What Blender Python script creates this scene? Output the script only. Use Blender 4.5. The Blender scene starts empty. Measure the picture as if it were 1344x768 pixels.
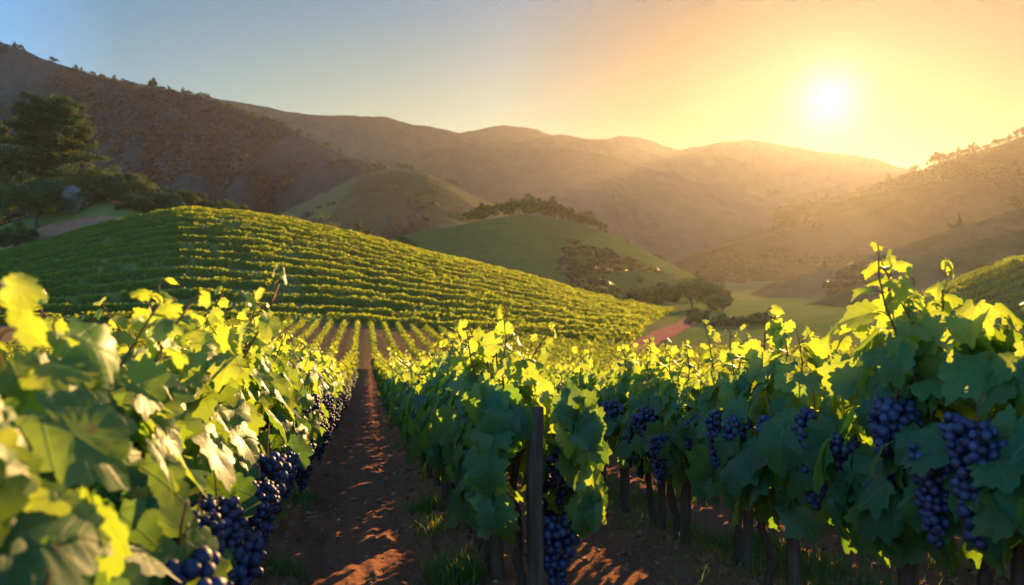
import bpy, math
import numpy as np
from mathutils import Vector, Matrix

# ---------------------------------------------------------------- camera, sky, sun, exposure
SC = bpy.context.scene
COL = SC.collection
F, CX, CY = 1344 * 28 / 36, 672.0, 384.0
PITCH = math.atan(24 / F)
CAMZ = 1.3


def at(px, py, Y):
    """the point at distance Y straight ahead that stands on the line of sight of a picture point"""
    a, u = (px - CX) / F, -(py - CY) / F
    fy = math.cos(PITCH) + u * math.sin(PITCH)
    z = u * math.cos(PITCH) - math.sin(PITCH)
    k = Y / fy
    return np.array([a * k, Y, CAMZ + z * k])


cam = bpy.data.cameras.new('camera')
cam.lens, cam.sensor_width = 28, 36
cam.clip_start, cam.clip_end = 0.05, 20000
cam.dof.use_dof, cam.dof.focus_distance, cam.dof.aperture_fstop = True, 5.5, 2.3
camo = bpy.data.objects.new('camera', cam)
COL.objects.link(camo)
camo.location = (0, 0, CAMZ)
camo.rotation_euler = (math.pi / 2 - PITCH, 0, 0)
SC.camera = camo

sd = at(1088, 130, 1.0) - np.array([0, 0, CAMZ])
sd = sd / np.linalg.norm(sd)
SUN_EL = math.asin(sd[2])
SUN_AZ = math.atan2(sd[0], sd[1])
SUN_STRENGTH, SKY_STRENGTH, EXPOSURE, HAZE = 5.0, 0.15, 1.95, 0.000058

w = bpy.data.worlds.new('World')
SC.world = w
w.use_nodes = True
wt = w.node_tree
for n in list(wt.nodes):
    wt.nodes.remove(n)


def N(t, typ, **kw):
    n = t.nodes.new(typ)
    for k, v in kw.items():
        if k in n.inputs:
            n.inputs[k].default_value = v
        else:
            setattr(n, k, v)
    return n


sky = N(wt, 'ShaderNodeTexSky', sky_type='NISHITA', sun_disc=False, sun_elevation=SUN_EL, sun_rotation=SUN_AZ,
        altitude=200, air_density=1.0, dust_density=0.1, ozone_density=3.0)
tc = N(wt, 'ShaderNodeTexCoord')
nrm = N(wt, 'ShaderNodeVectorMath', operation='NORMALIZE')
dot = N(wt, 'ShaderNodeVectorMath', operation='DOT_PRODUCT')
dot.inputs[1].default_value = tuple(sd)
wt.links.new(tc.outputs['Generated'], nrm.inputs[0])
wt.links.new(nrm.outputs[0], dot.inputs[0])
mx = N(wt, 'ShaderNodeMath', operation='MAXIMUM')
mx.inputs[1].default_value = 0.0
wt.links.new(dot.outputs['Value'], mx.inputs[0])
# tint dims and warms towards the sun; unseen sky behind boosted blue as fill
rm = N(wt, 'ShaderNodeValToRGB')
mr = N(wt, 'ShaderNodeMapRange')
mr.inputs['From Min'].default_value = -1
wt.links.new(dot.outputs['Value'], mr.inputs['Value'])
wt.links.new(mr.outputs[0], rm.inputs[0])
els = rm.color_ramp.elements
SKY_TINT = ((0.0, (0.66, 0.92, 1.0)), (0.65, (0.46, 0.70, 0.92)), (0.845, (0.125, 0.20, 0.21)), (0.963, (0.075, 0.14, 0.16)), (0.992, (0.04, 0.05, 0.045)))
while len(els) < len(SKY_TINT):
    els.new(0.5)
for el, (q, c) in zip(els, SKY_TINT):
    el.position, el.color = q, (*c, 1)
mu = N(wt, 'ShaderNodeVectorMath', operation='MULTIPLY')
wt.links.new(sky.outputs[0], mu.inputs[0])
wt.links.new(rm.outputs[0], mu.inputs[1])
# warm band along the horizon
sz = N(wt, 'ShaderNodeSeparateXYZ')
wt.links.new(nrm.outputs[0], sz.inputs[0])
mr2 = N(wt, 'ShaderNodeMapRange', interpolation_type='SMOOTHSTEP')
mr2.inputs['From Min'].default_value, mr2.inputs['From Max'].default_value = 0.44, 0.15
wt.links.new(sz.outputs[2], mr2.inputs['Value'])
hz = N(wt, 'ShaderNodeMix', data_type='RGBA')
mr3 = N(wt, 'ShaderNodeMapRange', interpolation_type='SMOOTHSTEP')
mr3.inputs['From Min'].default_value, mr3.inputs['From Max'].default_value = 0.50, 0.90
wt.links.new(dot.outputs['Value'], mr3.inputs['Value'])
mm = N(wt, 'ShaderNodeMath', operation='MULTIPLY')
wt.links.new(mr2.outputs[0], mm.inputs[0])
wt.links.new(mr3.outputs[0], mm.inputs[1])
wt.links.new(mm.outputs[0], hz.inputs[0])
hz.inputs[6].default_value, hz.inputs[7].default_value = (1, 1, 1, 1), (3.8, 1.45, 0.68, 1)
mu2 = N(wt, 'ShaderNodeVectorMath', operation='MULTIPLY')
wt.links.new(mu.outputs[0], mu2.inputs[0])
wt.links.new(hz.outputs[2], mu2.inputs[1])
last = mu2.outputs[0]
for power, colr in ((150, (0.06, 0.05, 0.04)), (700, (0.3, 0.28, 0.22)), (2200, (0.9, 0.9, 0.8))):
    p = N(wt, 'ShaderNodeMath', operation='POWER')
    p.inputs[1].default_value = power
    wt.links.new(mx.outputs[0], p.inputs[0])
    s = N(wt, 'ShaderNodeVectorMath', operation='SCALE')
    s.inputs[0].default_value = colr
    wt.links.new(p.outputs[0], s.inputs['Scale'])
    ad = N(wt, 'ShaderNodeVectorMath', operation='ADD')
    wt.links.new(last, ad.inputs[0])
    wt.links.new(s.outputs[0], ad.inputs[1])
    last = ad.outputs[0]
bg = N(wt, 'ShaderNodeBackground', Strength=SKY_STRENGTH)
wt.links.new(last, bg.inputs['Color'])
wo = N(wt, 'ShaderNodeOutputWorld')
wt.links.new(bg.outputs[0], wo.inputs['Surface'])

sl = bpy.data.lights.new('sun', 'SUN')
sl.energy, sl.angle, sl.color = SUN_STRENGTH, math.radians(0.5), (1.0, 0.57, 0.21)
so = bpy.data.objects.new('sun', sl)
COL.objects.link(so)
so.rotation_euler = Vector(tuple(sd)).to_track_quat('Z', 'Y').to_euler()
so.location = (60, 140, 60)

SC.view_settings.view_transform = 'Standard'
SC.view_settings.look = 'None'
SC.view_settings.exposure = EXPOSURE
SC.view_settings.gamma = 1
SC.view_settings.use_curve_mapping = False
SC.render.engine = 'CYCLES'
cy = SC.cycles
cy.use_denoising = True
try:
    cy.denoiser = 'OPENIMAGEDENOISE'
    cy.denoising_input_passes = 'RGB_ALBEDO_NORMAL'
except Exception:
    pass
cy.max_bounces, cy.diffuse_bounces, cy.transmission_bounces, cy.volume_bounces = 5, 3, 4, 1
cy.sample_clamp_indirect = 6

# ---------------------------------------------------------------- helpers
RNG = np.random.default_rng(7)


def _hash(ix, iy, seed):
    h = (ix.astype(np.int64) * 374761393 + iy.astype(np.int64) * 668265263 + seed * 982451653) & 0x7fffffff
    h = ((h ^ (h >> 13)) * 1274126177) & 0x7fffffff
    return ((h ^ (h >> 16)) & 0xffff) / 65535.0


def vnoise(x, y, seed=0):
    ix, iy = np.floor(x), np.floor(y)
    fx, fy = x - ix, y - iy
    fx, fy = fx * fx * (3 - 2 * fx), fy * fy * (3 - 2 * fy)
    a, b = _hash(ix, iy, seed), _hash(ix + 1, iy, seed)
    c, d = _hash(ix, iy + 1, seed), _hash(ix + 1, iy + 1, seed)
    return (a + (b - a) * fx) * (1 - fy) + (c + (d - c) * fx) * fy


def fbm(x, y, seed=0, octs=4):
    x, y = np.broadcast_arrays(np.asarray(x, float), np.asarray(y, float))
    s, amp, tot = 0, 1.0, 0
    for o in range(octs):
        s = s + amp * (vnoise(x * 2 ** o + 17.3 * o, y * 2 ** o - 9.1 * o, seed + o) - 0.5)
        tot += amp
        amp *= 0.5
    return 2 * s / tot


def smooth(a, b, x):
    t = np.clip((x - a) / (b - a), 0, 1)
    return t * t * (3 - 2 * t)


def mesh(name, V, Fc, mat, uv=None, attrs=None, shade=True):
    """one mesh from vertices and same-sized faces (or a list of such arrays)"""
    me = bpy.data.meshes.new(name)
    V = np.asarray(V, np.float32)
    fs = Fc if isinstance(Fc, list) else [Fc]
    fs = [np.asarray(f, np.int32) for f in fs if len(f)]
    loops = np.concatenate([f.ravel() for f in fs])
    tot = np.concatenate([np.full(len(f), f.shape[1], np.int32) for f in fs])
    start = np.concatenate([[0], np.cumsum(tot)[:-1]]).astype(np.int32)
    me.vertices.add(len(V))
    me.vertices.foreach_set('co', V.ravel())
    me.loops.add(len(loops))
    me.loops.foreach_set('vertex_index', loops)
    me.polygons.add(len(tot))
    me.polygons.foreach_set('loop_start', start)
    me.polygons.foreach_set('loop_total', tot)
    me.update(calc_edges=True)
    me.polygons.foreach_set('use_smooth', np.full(len(tot), shade, bool))
    if uv is not None:
        l = me.uv_layers.new(name='UVMap')
        l.data.foreach_set('uv', np.asarray(uv, np.float32)[loops].ravel())
    for k, a in (attrs or {}).items():
        at_ = me.attributes.new(k, 'FLOAT', 'POINT')
        at_.data.foreach_set('value', np.asarray(a, np.float32))
    me.validate()
    if mat is not None:
        me.materials.append(mat)
    return me


def obj(name, me, parent=None, loc=(0, 0, 0), rz=0.0, scale=None, **props):
    o = bpy.data.objects.new(name, me)
    COL.objects.link(o)
    o.location = loc
    o.rotation_euler = (0, 0, rz)
    if scale is not None:
        o.scale = scale if hasattr(scale, '__len__') else (scale,) * 3
    if parent is not None:
        o.parent = parent
    for k, v in props.items():
        o[k] = v
    return o


def norm(a):
    return a / np.maximum(np.linalg.norm(a, axis=-1, keepdims=True), 1e-9)


class MB:
    """collects pieces of one mesh"""
    def __init__(s):
        s.V, s.T, s.Q, s.U, s.A, s.n = [], [], [], [], [], 0

    def add(s, V, T=None, Q=None, uv=None, tint=0.5):
        V = np.asarray(V, float).reshape(-1, 3)
        s.V.append(V)
        if T is not None and len(T):
            s.T.append(np.asarray(T) + s.n)
        if Q is not None and len(Q):
            s.Q.append(np.asarray(Q) + s.n)
        s.U.append(np.zeros((len(V), 2)) if uv is None else np.asarray(uv, float).reshape(-1, 2))
        s.A.append(np.broadcast_to(np.asarray(tint, float), (len(V),)))
        s.n += len(V)

    def build(s, name, mat, shade=True):
        f = []
        if s.T:
            f.append(np.concatenate(s.T))
        if s.Q:
            f.append(np.concatenate(s.Q))
        return mesh(name, np.concatenate(s.V), f, mat, np.concatenate(s.U), {'tint': np.concatenate(s.A)}, shade)


def tube(mb, pts, rad, k=6, tint=0.5, capped=True):
    pts = np.asarray(pts, float)
    rad = np.broadcast_to(np.asarray(rad, float), (len(pts),))
    d = norm(np.gradient(pts, axis=0))
    ref = np.where(np.abs(d[:, 2:3]) > 0.9, np.array([[1.0, 0, 0]]), np.array([[0, 0, 1.0]]))
    a = norm(np.cross(d, ref))
    b = np.cross(d, a)
    th = np.linspace(0, 2 * math.pi, k, endpoint=False)
    V = pts[:, None] + rad[:, None, None] * (np.cos(th)[None, :, None] * a[:, None] + np.sin(th)[None, :, None] * b[:, None])
    n = len(pts)
    i, j = np.meshgrid(np.arange(n - 1), np.arange(k), indexing='ij')
    Q = np.stack([i * k + j, i * k + (j + 1) % k, (i + 1) * k + (j + 1) % k, (i + 1) * k + j], -1).reshape(-1, 4)
    T = []
    V = V.reshape(-1, 3)
    if capped:
        V = np.vstack([V, pts[-1:]])
        T = [[(n - 1) * k + j, (n - 1) * k + (j + 1) % k, n * k] for j in range(k)]
    mb.add(V, np.array(T, int).reshape(-1, 3) if len(T) else None, Q, tint=tint)


def grid_faces(nu, nv):
    i, j = np.meshgrid(np.arange(nu - 1), np.arange(nv - 1), indexing='ij')
    return np.stack([i * nv + j, (i + 1) * nv + j, (i + 1) * nv + j + 1, i * nv + j + 1], -1).reshape(-1, 4)


def ico(sub):
    import bmesh
    bm = bmesh.new()
    bmesh.ops.create_icosphere(bm, subdivisions=sub, radius=1)
    V = np.array([v.co[:] for v in bm.verts])
    T = np.array([[v.index for v in f.verts] for f in bm.faces])
    bm.free()
    return V, T


def cards(mb, P, Nn, size, rng, tint, aspect=1.0, tdir=None):
    """small leaf blades: a bent two-quad blade for each point"""
    P, Nn = np.asarray(P), norm(np.asarray(Nn))
    n = len(P)
    r = rng.normal(size=(n, 3)) if tdir is None else np.asarray(tdir) + 0.6 * rng.normal(size=(n, 3))
    t = norm(r - (r * Nn).sum(1, keepdims=True) * Nn)
    b = np.cross(t, Nn)
    s = np.broadcast_to(np.asarray(size, float), (n,))[:, None]
    wd = s * aspect * 0.5
    bend = Nn * s * 0.16
    V = np.stack([P - t * s * 0.5 - bend, P + b * wd, P + t * s * 0.55 - bend, P - b * wd], 1)
    Q = np.arange(n * 4).reshape(n, 4)
    mb.add(V.reshape(-1, 3), None, Q, tint=np.repeat(np.broadcast_to(tint, (n,)), 4))


# ---------------------------------------------------------------- materials
def material(name):
    m = bpy.data.materials.new(name)
    m.use_nodes = True
    t = m.node_tree
    for n in list(t.nodes):
        t.nodes.remove(n)
    return m, t, N(t, 'ShaderNodeOutputMaterial')


def mixcol(t, fac, a, b):
    n = t.nodes.new('ShaderNodeMix')
    n.data_type = 'RGBA'
    for sock, v in ((n.inputs[0], fac), (n.inputs[6], a), (n.inputs[7], b)):
        if isinstance(v, bpy.types.NodeSocket):
            t.links.new(v, sock)
        elif isinstance(v, (tuple, list)):
            sock.default_value = (*v, 1) if len(v) == 3 else v
        else:
            sock.default_value = v
    return n.outputs[2]


def math_(t, op, a, b=0.0, c=None):
    n = t.nodes.new('ShaderNodeMath')
    n.operation = op
    for i, v in enumerate((a, b, c)):
        if v is None:
            continue
        if isinstance(v, bpy.types.NodeSocket):
            t.links.new(v, n.inputs[i])
        else:
            n.inputs[i].default_value = v
    return n.outputs[0]


def noise(t, scale, detail=4, rough=0.55, vec=None, out='Fac'):
    n = N(t, 'ShaderNodeTexNoise')
    n.inputs['Scale'].default_value = scale
    n.inputs['Detail'].default_value = detail
    n.inputs['Roughness'].default_value = rough
    if vec is not None:
        t.links.new(vec, n.inputs['Vector'])
    return n.outputs[out]


def ramp(t, fac, lo, hi):
    n = N(t, 'ShaderNodeMapRange')
    n.inputs['From Min'].default_value, n.inputs['From Max'].default_value = lo, hi
    t.links.new(fac, n.inputs['Value'])
    return n.outputs[0]


def attr(t, name):
    return N(t, 'ShaderNodeAttribute', attribute_name=name).outputs['Fac']


def position(t):
    return N(t, 'ShaderNodeNewGeometry').outputs['Position']


def objco(t):
    return N(t, 'ShaderNodeTexCoord').outputs['Object']


def bump(t, h, strength, dist):
    b = N(t, 'ShaderNodeBump')
    b.inputs['Strength'].default_value, b.inputs['Distance'].default_value = strength, dist
    t.links.new(h, b.inputs['Height'])
    return b.outputs[0]


def pbsdf(t, color, rough=0.8, spec=0.3, normal=None):
    p = N(t, 'ShaderNodeBsdfPrincipled')
    for nm, v in (('Base Color', color), ('Roughness', rough), ('Specular IOR Level', spec)):
        if isinstance(v, bpy.types.NodeSocket):
            t.links.new(v, p.inputs[nm])
        else:
            p.inputs[nm].default_value = (*v, 1) if isinstance(v, tuple) else v
    if normal is not None:
        t.links.new(normal, p.inputs['Normal'])
    return p


VEINS = [math.radians(a) for a in (0, 44, -44, 88, -88)]


def leaf_material(name, dark, light, tdark, tlight, tmix, veins):
    m, t, out = material(name)
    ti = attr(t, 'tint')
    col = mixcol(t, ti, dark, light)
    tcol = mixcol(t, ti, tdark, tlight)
    nor = None
    if veins:
        uv = N(t, 'ShaderNodeTexCoord').outputs['UV']
        sp = N(t, 'ShaderNodeSeparateXYZ')
        t.links.new(uv, sp.inputs[0])
        x, y = sp.outputs[0], sp.outputs[1]
        best = None
        side = None
        for a in VEINS:
            s_, c_ = math.sin(a), math.cos(a)
            al = math_(t, 'ADD', math_(t, 'MULTIPLY', x, s_), math_(t, 'MULTIPLY', y, c_))
            pe = math_(t, 'ABSOLUTE', math_(t, 'SUBTRACT', math_(t, 'MULTIPLY', x, c_), math_(t, 'MULTIPLY', y, s_)))
            wdt = math_(t, 'MULTIPLY_ADD', al, -0.012, 0.022)
            d = math_(t, 'DIVIDE', pe, math_(t, 'MAXIMUM', wdt, 0.004))
            d = math_(t, 'ADD', d, math_(t, 'MULTIPLY', math_(t, 'LESS_THAN', al, 0.0), 50.0))
            best = d if best is None else math_(t, 'MINIMUM', best, d)
            # side ribs run off each main rib at a slant
            q = math_(t, 'SUBTRACT', al, math_(t, 'MULTIPLY', pe, 0.75))
            rb = math_(t, 'ABSOLUTE', math_(t, 'SUBTRACT', math_(t, 'FRACT', math_(t, 'MULTIPLY', q, 7.0)), 0.5))
            rb = math_(t, 'ADD', math_(t, 'MULTIPLY', rb, 20.0), math_(t, 'MULTIPLY', pe, 3.0))
            rb = math_(t, 'ADD', rb, math_(t, 'MULTIPLY', math_(t, 'LESS_THAN', al, 0.0), 50.0))
            side = rb if side is None else math_(t, 'MINIMUM', side, rb)
        v1 = math_(t, 'SUBTRACT', 1.0, math_(t, 'MINIMUM', best, 1.0))
        v2 = math_(t, 'SUBTRACT', 1.0, math_(t, 'MINIMUM', side, 1.0))
        vein = math_(t, 'MAXIMUM', v1, math_(t, 'MULTIPLY', v2, 0.42))
        ns = noise(t, 34, 3, vec=objco(t))
        blotch = ramp(t, noise(t, 9, 3, vec=objco(t)), 0.3, 0.7)
        col = mixcol(t, math_(t, 'MULTIPLY', blotch, 0.35), col, tuple(c * 0.6 for c in dark))
        col = mixcol(t, math_(t, 'MULTIPLY', vein, 0.75), col, (0.16, 0.25, 0.10))
        tcol = mixcol(t, math_(t, 'MULTIPLY', vein, 0.55), tcol, (0.10, 0.13, 0.01))
        spot = ramp(t, noise(t, 21, 4, 0.6, objco(t)), 0.64, 0.70)
        col = mixcol(t, math_(t, 'MULTIPLY', spot, 0.7), col, (0.17, 0.10, 0.035))
        tcol = mixcol(t, math_(t, 'MULTIPLY', spot, 0.6), tcol, (0.22, 0.11, 0.02))
        h = math_(t, 'ADD', math_(t, 'MULTIPLY', vein, -0.8), math_(t, 'MULTIPLY', ns, 0.5))
        nor = bump(t, h, 0.35, 0.005)
    back = N(t, 'ShaderNodeNewGeometry').outputs['Backfacing']
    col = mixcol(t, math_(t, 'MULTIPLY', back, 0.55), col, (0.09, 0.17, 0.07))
    p = pbsdf(t, col, 0.45 if veins else 0.7, 0.36 if veins else 0.06, nor)
    tr = N(t, 'ShaderNodeBsdfTranslucent')
    t.links.new(tcol, tr.inputs['Color'])
    if nor is not None:
        t.links.new(nor, tr.inputs['Normal'])
    mxs = N(t, 'ShaderNodeMixShader')
    mxs.inputs[0].default_value = tmix
    t.links.new(p.outputs[0], mxs.inputs[1])
    t.links.new(tr.outputs[0], mxs.inputs[2])
    t.links.new(mxs.outputs[0], out.inputs['Surface'])
    return m


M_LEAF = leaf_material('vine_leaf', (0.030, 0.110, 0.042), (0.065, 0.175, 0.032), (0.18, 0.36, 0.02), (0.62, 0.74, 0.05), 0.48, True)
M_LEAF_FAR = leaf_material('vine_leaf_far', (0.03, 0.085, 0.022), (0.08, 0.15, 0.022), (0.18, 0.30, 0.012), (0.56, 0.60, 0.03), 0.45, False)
M_TREE = leaf_material('tree_leaf', (0.014, 0.040, 0.015), (0.040, 0.075, 0.022), (0.05, 0.10, 0.015), (0.12, 0.15, 0.03), 0.24, False)
M_FAR_HAZED = leaf_material('haze_tinted_leaf', (0.012, 0.036, 0.035), (0.022, 0.054, 0.050), (0.02, 0.045, 0.035), (0.03, 0.06, 0.04), 0.03, False)  # blue of distant haze painted into the leaf colour
M_FAR_WARM = leaf_material('scrub_leaf', (0.024, 0.028, 0.014), (0.032, 0.035, 0.017), (0.02, 0.02, 0.01), (0.03, 0.03, 0.012), 0.02, False)
M_BUSH = leaf_material('bush_leaf', (0.022, 0.060, 0.022), (0.060, 0.105, 0.032), (0.06, 0.12, 0.02), (0.20, 0.22, 0.045), 0.26, False)
M_GRASS = leaf_material('grass_blade', (0.05, 0.11, 0.02), (0.14, 0.17, 0.05), (0.14, 0.22, 0.02), (0.38, 0.36, 0.06), 0.45, False)


def soil_group(t, pos):
    n1 = ramp(t, noise(t, 1.3, 5, 0.6, pos), 0.3, 0.7)
    n2 = ramp(t, noise(t, 14, 6, 0.65, pos), 0.25, 0.75)
    n3 = ramp(t, noise(t, 75, 4, 0.7, pos), 0.3, 0.7)
    c = mixcol(t, n1, (0.26, 0.122, 0.070), (0.40, 0.188, 0.102))
    c = mixcol(t, math_(t, 'MULTIPLY', n2, 0.6), c, (0.40, 0.20, 0.115))
    c = mixcol(t, math_(t, 'MULTIPLY', n3, 0.45), c, (0.06, 0.033, 0.022))
    h = math_(t, 'ADD', math_(t, 'MULTIPLY', n2, 0.7), math_(t, 'MULTIPLY', n3, 0.4))
    return c, h


def make_ground_material():
    m, t, out = material('valley_ground')
    pos = position(t)
    c, h = soil_group(t, pos)
    g1 = ramp(t, noise(t, 0.05, 6, 0.6, pos), 0.3, 0.7)
    g2 = ramp(t, noise(t, 1.2, 5, 0.7, pos), 0.3, 0.7)
    g = mixcol(t, g1, (0.075, 0.12, 0.028), (0.15, 0.16, 0.048))
    g = mixcol(t, math_(t, 'MULTIPLY', g2, 0.5), g, (0.095, 0.12, 0.032))
    col = mixcol(t, attr(t, 'soil'), g, c)
    nor = bump(t, h, 0.9, 0.035)
    p = pbsdf(t, col, 0.95, 0.0, nor)
    t.links.new(p.outputs[0], out.inputs['Surface'])
    return m


def make_hill_material(name, a, b, c, scale, bumpd, meadow=None, rows=None):
    m, t, out = material(name)
    pos = position(t)
    n1 = ramp(t, noise(t, 1.0 / scale, 5, 0.6, pos), 0.32, 0.68)
    n2 = ramp(t, noise(t, 7.0 / scale, 6, 0.7, pos), 0.35, 0.65)
    col = mixcol(t, n1, a, b)
    col = mixcol(t, math_(t, 'MULTIPLY', n2, 0.7), col, c)
    if meadow:
        n4 = ramp(t, noise(t, 0.45 / scale, 3, 0.5, pos), 0.52, 0.6)
        col = mixcol(t, math_(t, 'MULTIPLY', n4, 0.8), col, meadow)
    if rows:
        wv = N(t, 'ShaderNodeTexWave', bands_direction='Z')
        wv.inputs['Scale'].default_value = 0.314 / rows * 6.28 / 2
        wv.inputs['Distortion'].default_value = 1.2
        wv.inputs['Detail Scale'].default_value = 0.05
        mpw = N(t, 'ShaderNodeMapping')
        mpw.inputs['Rotation'].default_value = (0.0, 0.12, 0.0)
        mpw.inputs['Scale'].default_value = (1, 1, 5)
        t.links.new(pos, mpw.inputs['Vector'])
        t.links.new(mpw.outputs[0], wv.inputs['Vector'])
        col = mixcol(t, math_(t, 'MULTIPLY', wv.outputs['Fac'], 0.5), col, tuple(q * 0.45 for q in a))
    nor = bump(t, n2, 0.8, bumpd)
    p = pbsdf(t, col, 0.95, 0.0, nor)
    t.links.new(p.outputs[0], out.inputs['Surface'])
    return m


def make_wood(name, a, b, c, sx=26, sz=1.6, bd=0.01):
    m, t, out = material(name)
    mp = N(t, 'ShaderNodeMapping')
    mp.inputs['Scale'].default_value = (sx, sx, sz)
    t.links.new(objco(t), mp.inputs['Vector'])
    n1 = ramp(t, noise(t, 1.6, 5, 0.65, mp.outputs[0]), 0.3, 0.7)
    n2 = ramp(t, noise(t, 5, 3, 0.6, objco(t)), 0.35, 0.7)
    col = mixcol(t, n1, a, b)
    col = mixcol(t, math_(t, 'MULTIPLY', n2, 0.6), col, c)
    p = pbsdf(t, col, 0.85, 0.2, bump(t, n1, 0.8, bd))
    t.links.new(p.outputs[0], out.inputs['Surface'])
    return m


M_GROUND = make_ground_material()
M_POST = make_wood('weathered_post', (0.06, 0.038, 0.024), (0.15, 0.098, 0.06), (0.04, 0.026, 0.018))
M_BARK = make_wood('vine_bark', (0.05, 0.032, 0.022), (0.13, 0.085, 0.055), (0.04, 0.026, 0.02), 30, 5, 0.012)
M_CANE = make_wood('vine_cane', (0.12, 0.045, 0.02), (0.20, 0.10, 0.03), (0.15, 0.06, 0.03), 12, 6, 0.002)
M_TRUNK = make_wood('tree_bark', (0.05, 0.038, 0.028), (0.11, 0.08, 0.055), (0.04, 0.03, 0.024), 3, 0.6, 0.05)


def make_grape():
    m, t, out = material('grape_skin')
    n1 = ramp(t, noise(t, 26, 5, 0.7, objco(t)), 0.38, 0.68)
    col = mixcol(t, attr(t, 'tint'), (0.012, 0.007, 0.018), (0.012, 0.016, 0.058))
    col = mixcol(t, math_(t, 'MULTIPLY', math_(t, 'MULTIPLY', n1, 0.75), math_(t, 'MULTIPLY_ADD', attr(t, 'tint'), 0.6, 0.4)), col, (0.085, 0.100, 0.190))
    p = pbsdf(t, col, math_(t, 'MULTIPLY_ADD', n1, 0.25, 0.42), 0.35)
    t.links.new(p.outputs[0], out.inputs['Surface'])
    return m


M_GRAPE = make_grape()


def make_track():
    m, t, out = material('red_dirt')
    pos = position(t)
    n1 = ramp(t, noise(t, 0.5, 5, 0.6, pos), 0.3, 0.7)
    n2 = ramp(t, noise(t, 4, 5, 0.7, pos), 0.3, 0.7)
    c = mixcol(t, n1, (0.28, 0.115, 0.07), (0.40, 0.175, 0.105))
    c = mixcol(t, math_(t, 'MULTIPLY', n2, 0.5), c, (0.16, 0.09, 0.06))
    p = pbsdf(t, c, 0.95, 0.0, bump(t, n2, 0.8, 0.1))
    t.links.new(p.outputs[0], out.inputs['Surface'])
    return m


M_TRACK = make_track()


def make_rock():
    m, t, out = material('pale_rock')
    o = objco(t)
    n1 = ramp(t, noise(t, 0.7, 6, 0.65, o), 0.3, 0.7)
    n2 = ramp(t, noise(t, 3, 6, 0.7, o), 0.3, 0.7)
    c = mixcol(t, n1, (0.12, 0.095, 0.085), (0.26, 0.21, 0.185))
    c = mixcol(t, math_(t, 'MULTIPLY', n2, 0.5), c, (0.08, 0.07, 0.06))
    p = pbsdf(t, c, 0.9, 0.2, bump(t, n2, 0.9, 0.3))
    t.links.new(p.outputs[0], out.inputs['Surface'])
    return m


M_ROCK = make_rock()
M_SOIL_CLOD = None

# ---------------------------------------------------------------- terrain
RA = math.atan((478 - CX) / F)          # the vine rows run to a point left of the picture's middle
RD = np.array([math.sin(RA), math.cos(RA)])
RR = np.array([math.cos(RA), -math.sin(RA)])


def uv2xy(u, v):
    return RR[0] * u + RD[0] * v, RR[1] * u + RD[1] * v


def xy2uv(x, y):
    return RR[0] * x + RR[1] * y, RD[0] * x + RD[1] * y


def interp(tab, x):
    tab = np.asarray(tab, float)
    return np.interp(x, tab[:, 0], tab[:, 1])


CREST = [(-900, 420), (-400, 372), (-150, 352), (0, 338), (40, 326), (140, 299), (240, 280), (340, 288), (449, 308), (522, 327), (632, 352), (705, 370),
         (760, 387), (820, 401), (884, 411), (960, 425), (1050, 440)]
CREST_Y = [(-900, 180), (0, 188), (240, 194), (480, 188), (680, 174), (890, 140), (1050, 126)]
BOT_Y = [(-900, 78), (100, 88), (380, 94), (475, 96), (600, 90), (730, 80), (830, 74), (1050, 72)]
PXS = np.linspace(-900, 1100, 2001)


def blur(a, k):
    kk = np.hanning(2 * k + 1)
    kk /= kk.sum()
    return np.convolve(np.pad(a, k, mode='edge'), kk, 'valid')


T_CR, T_CY, T_BY = (blur(interp(t, PXS), k) for t, k in ((CREST, 25), (CREST_Y, 60), (BOT_Y, 60)))


V_T = np.linspace(-60, 200, 2601)
_sl = blur(np.interp(V_T, [-60, 12, 20, 40, 55, 68, 200], [-0.117, -0.117, -0.10, -0.07, -0.04, 0, 0]), 40)
Z_T = np.concatenate([[0], np.cumsum((_sl[1:] + _sl[:-1]) / 2 * 0.1)])
Z_T -= np.interp(0, V_T, Z_T)


def base(x, y):
    u, v = xy2uv(x, y)
    z = np.interp(v, V_T, Z_T)
    z = z - 0.045 * 15 * np.tanh(u / 15)
    r = np.hypot(x, y)
    z = z + 0.030 * 60 * np.logaddexp(0, (r - 330) / 60)
    return z


def hill_frame(px):
    cy_, yc, yb = np.interp(px, PXS, T_CR), np.interp(px, PXS, T_CY), np.interp(px, PXS, T_BY)
    a, uu = (px - CX) / F, -(cy_ - CY) / F
    fy = math.cos(PITCH) + uu * math.sin(PITCH)
    zc = CAMZ + (uu * math.cos(PITCH) - math.sin(PITCH)) * yc / fy
    ab = a / fy
    zb = base(ab * yb, yb)
    return yc, yb, zc, zb


def _S(t):
    # rise of the hillside from its foot (0) to its crest (1)
    tt = np.linspace(0, 1, 401)
    sl = smooth(-0.02, 0.12, tt) * (1 - 0.93 * smooth(0.62, 1.0, tt))
    s = np.concatenate([[0], np.cumsum((sl[1:] + sl[:-1]) / 2)])
    s /= s[-1]
    return np.interp(t, tt, s)


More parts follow.
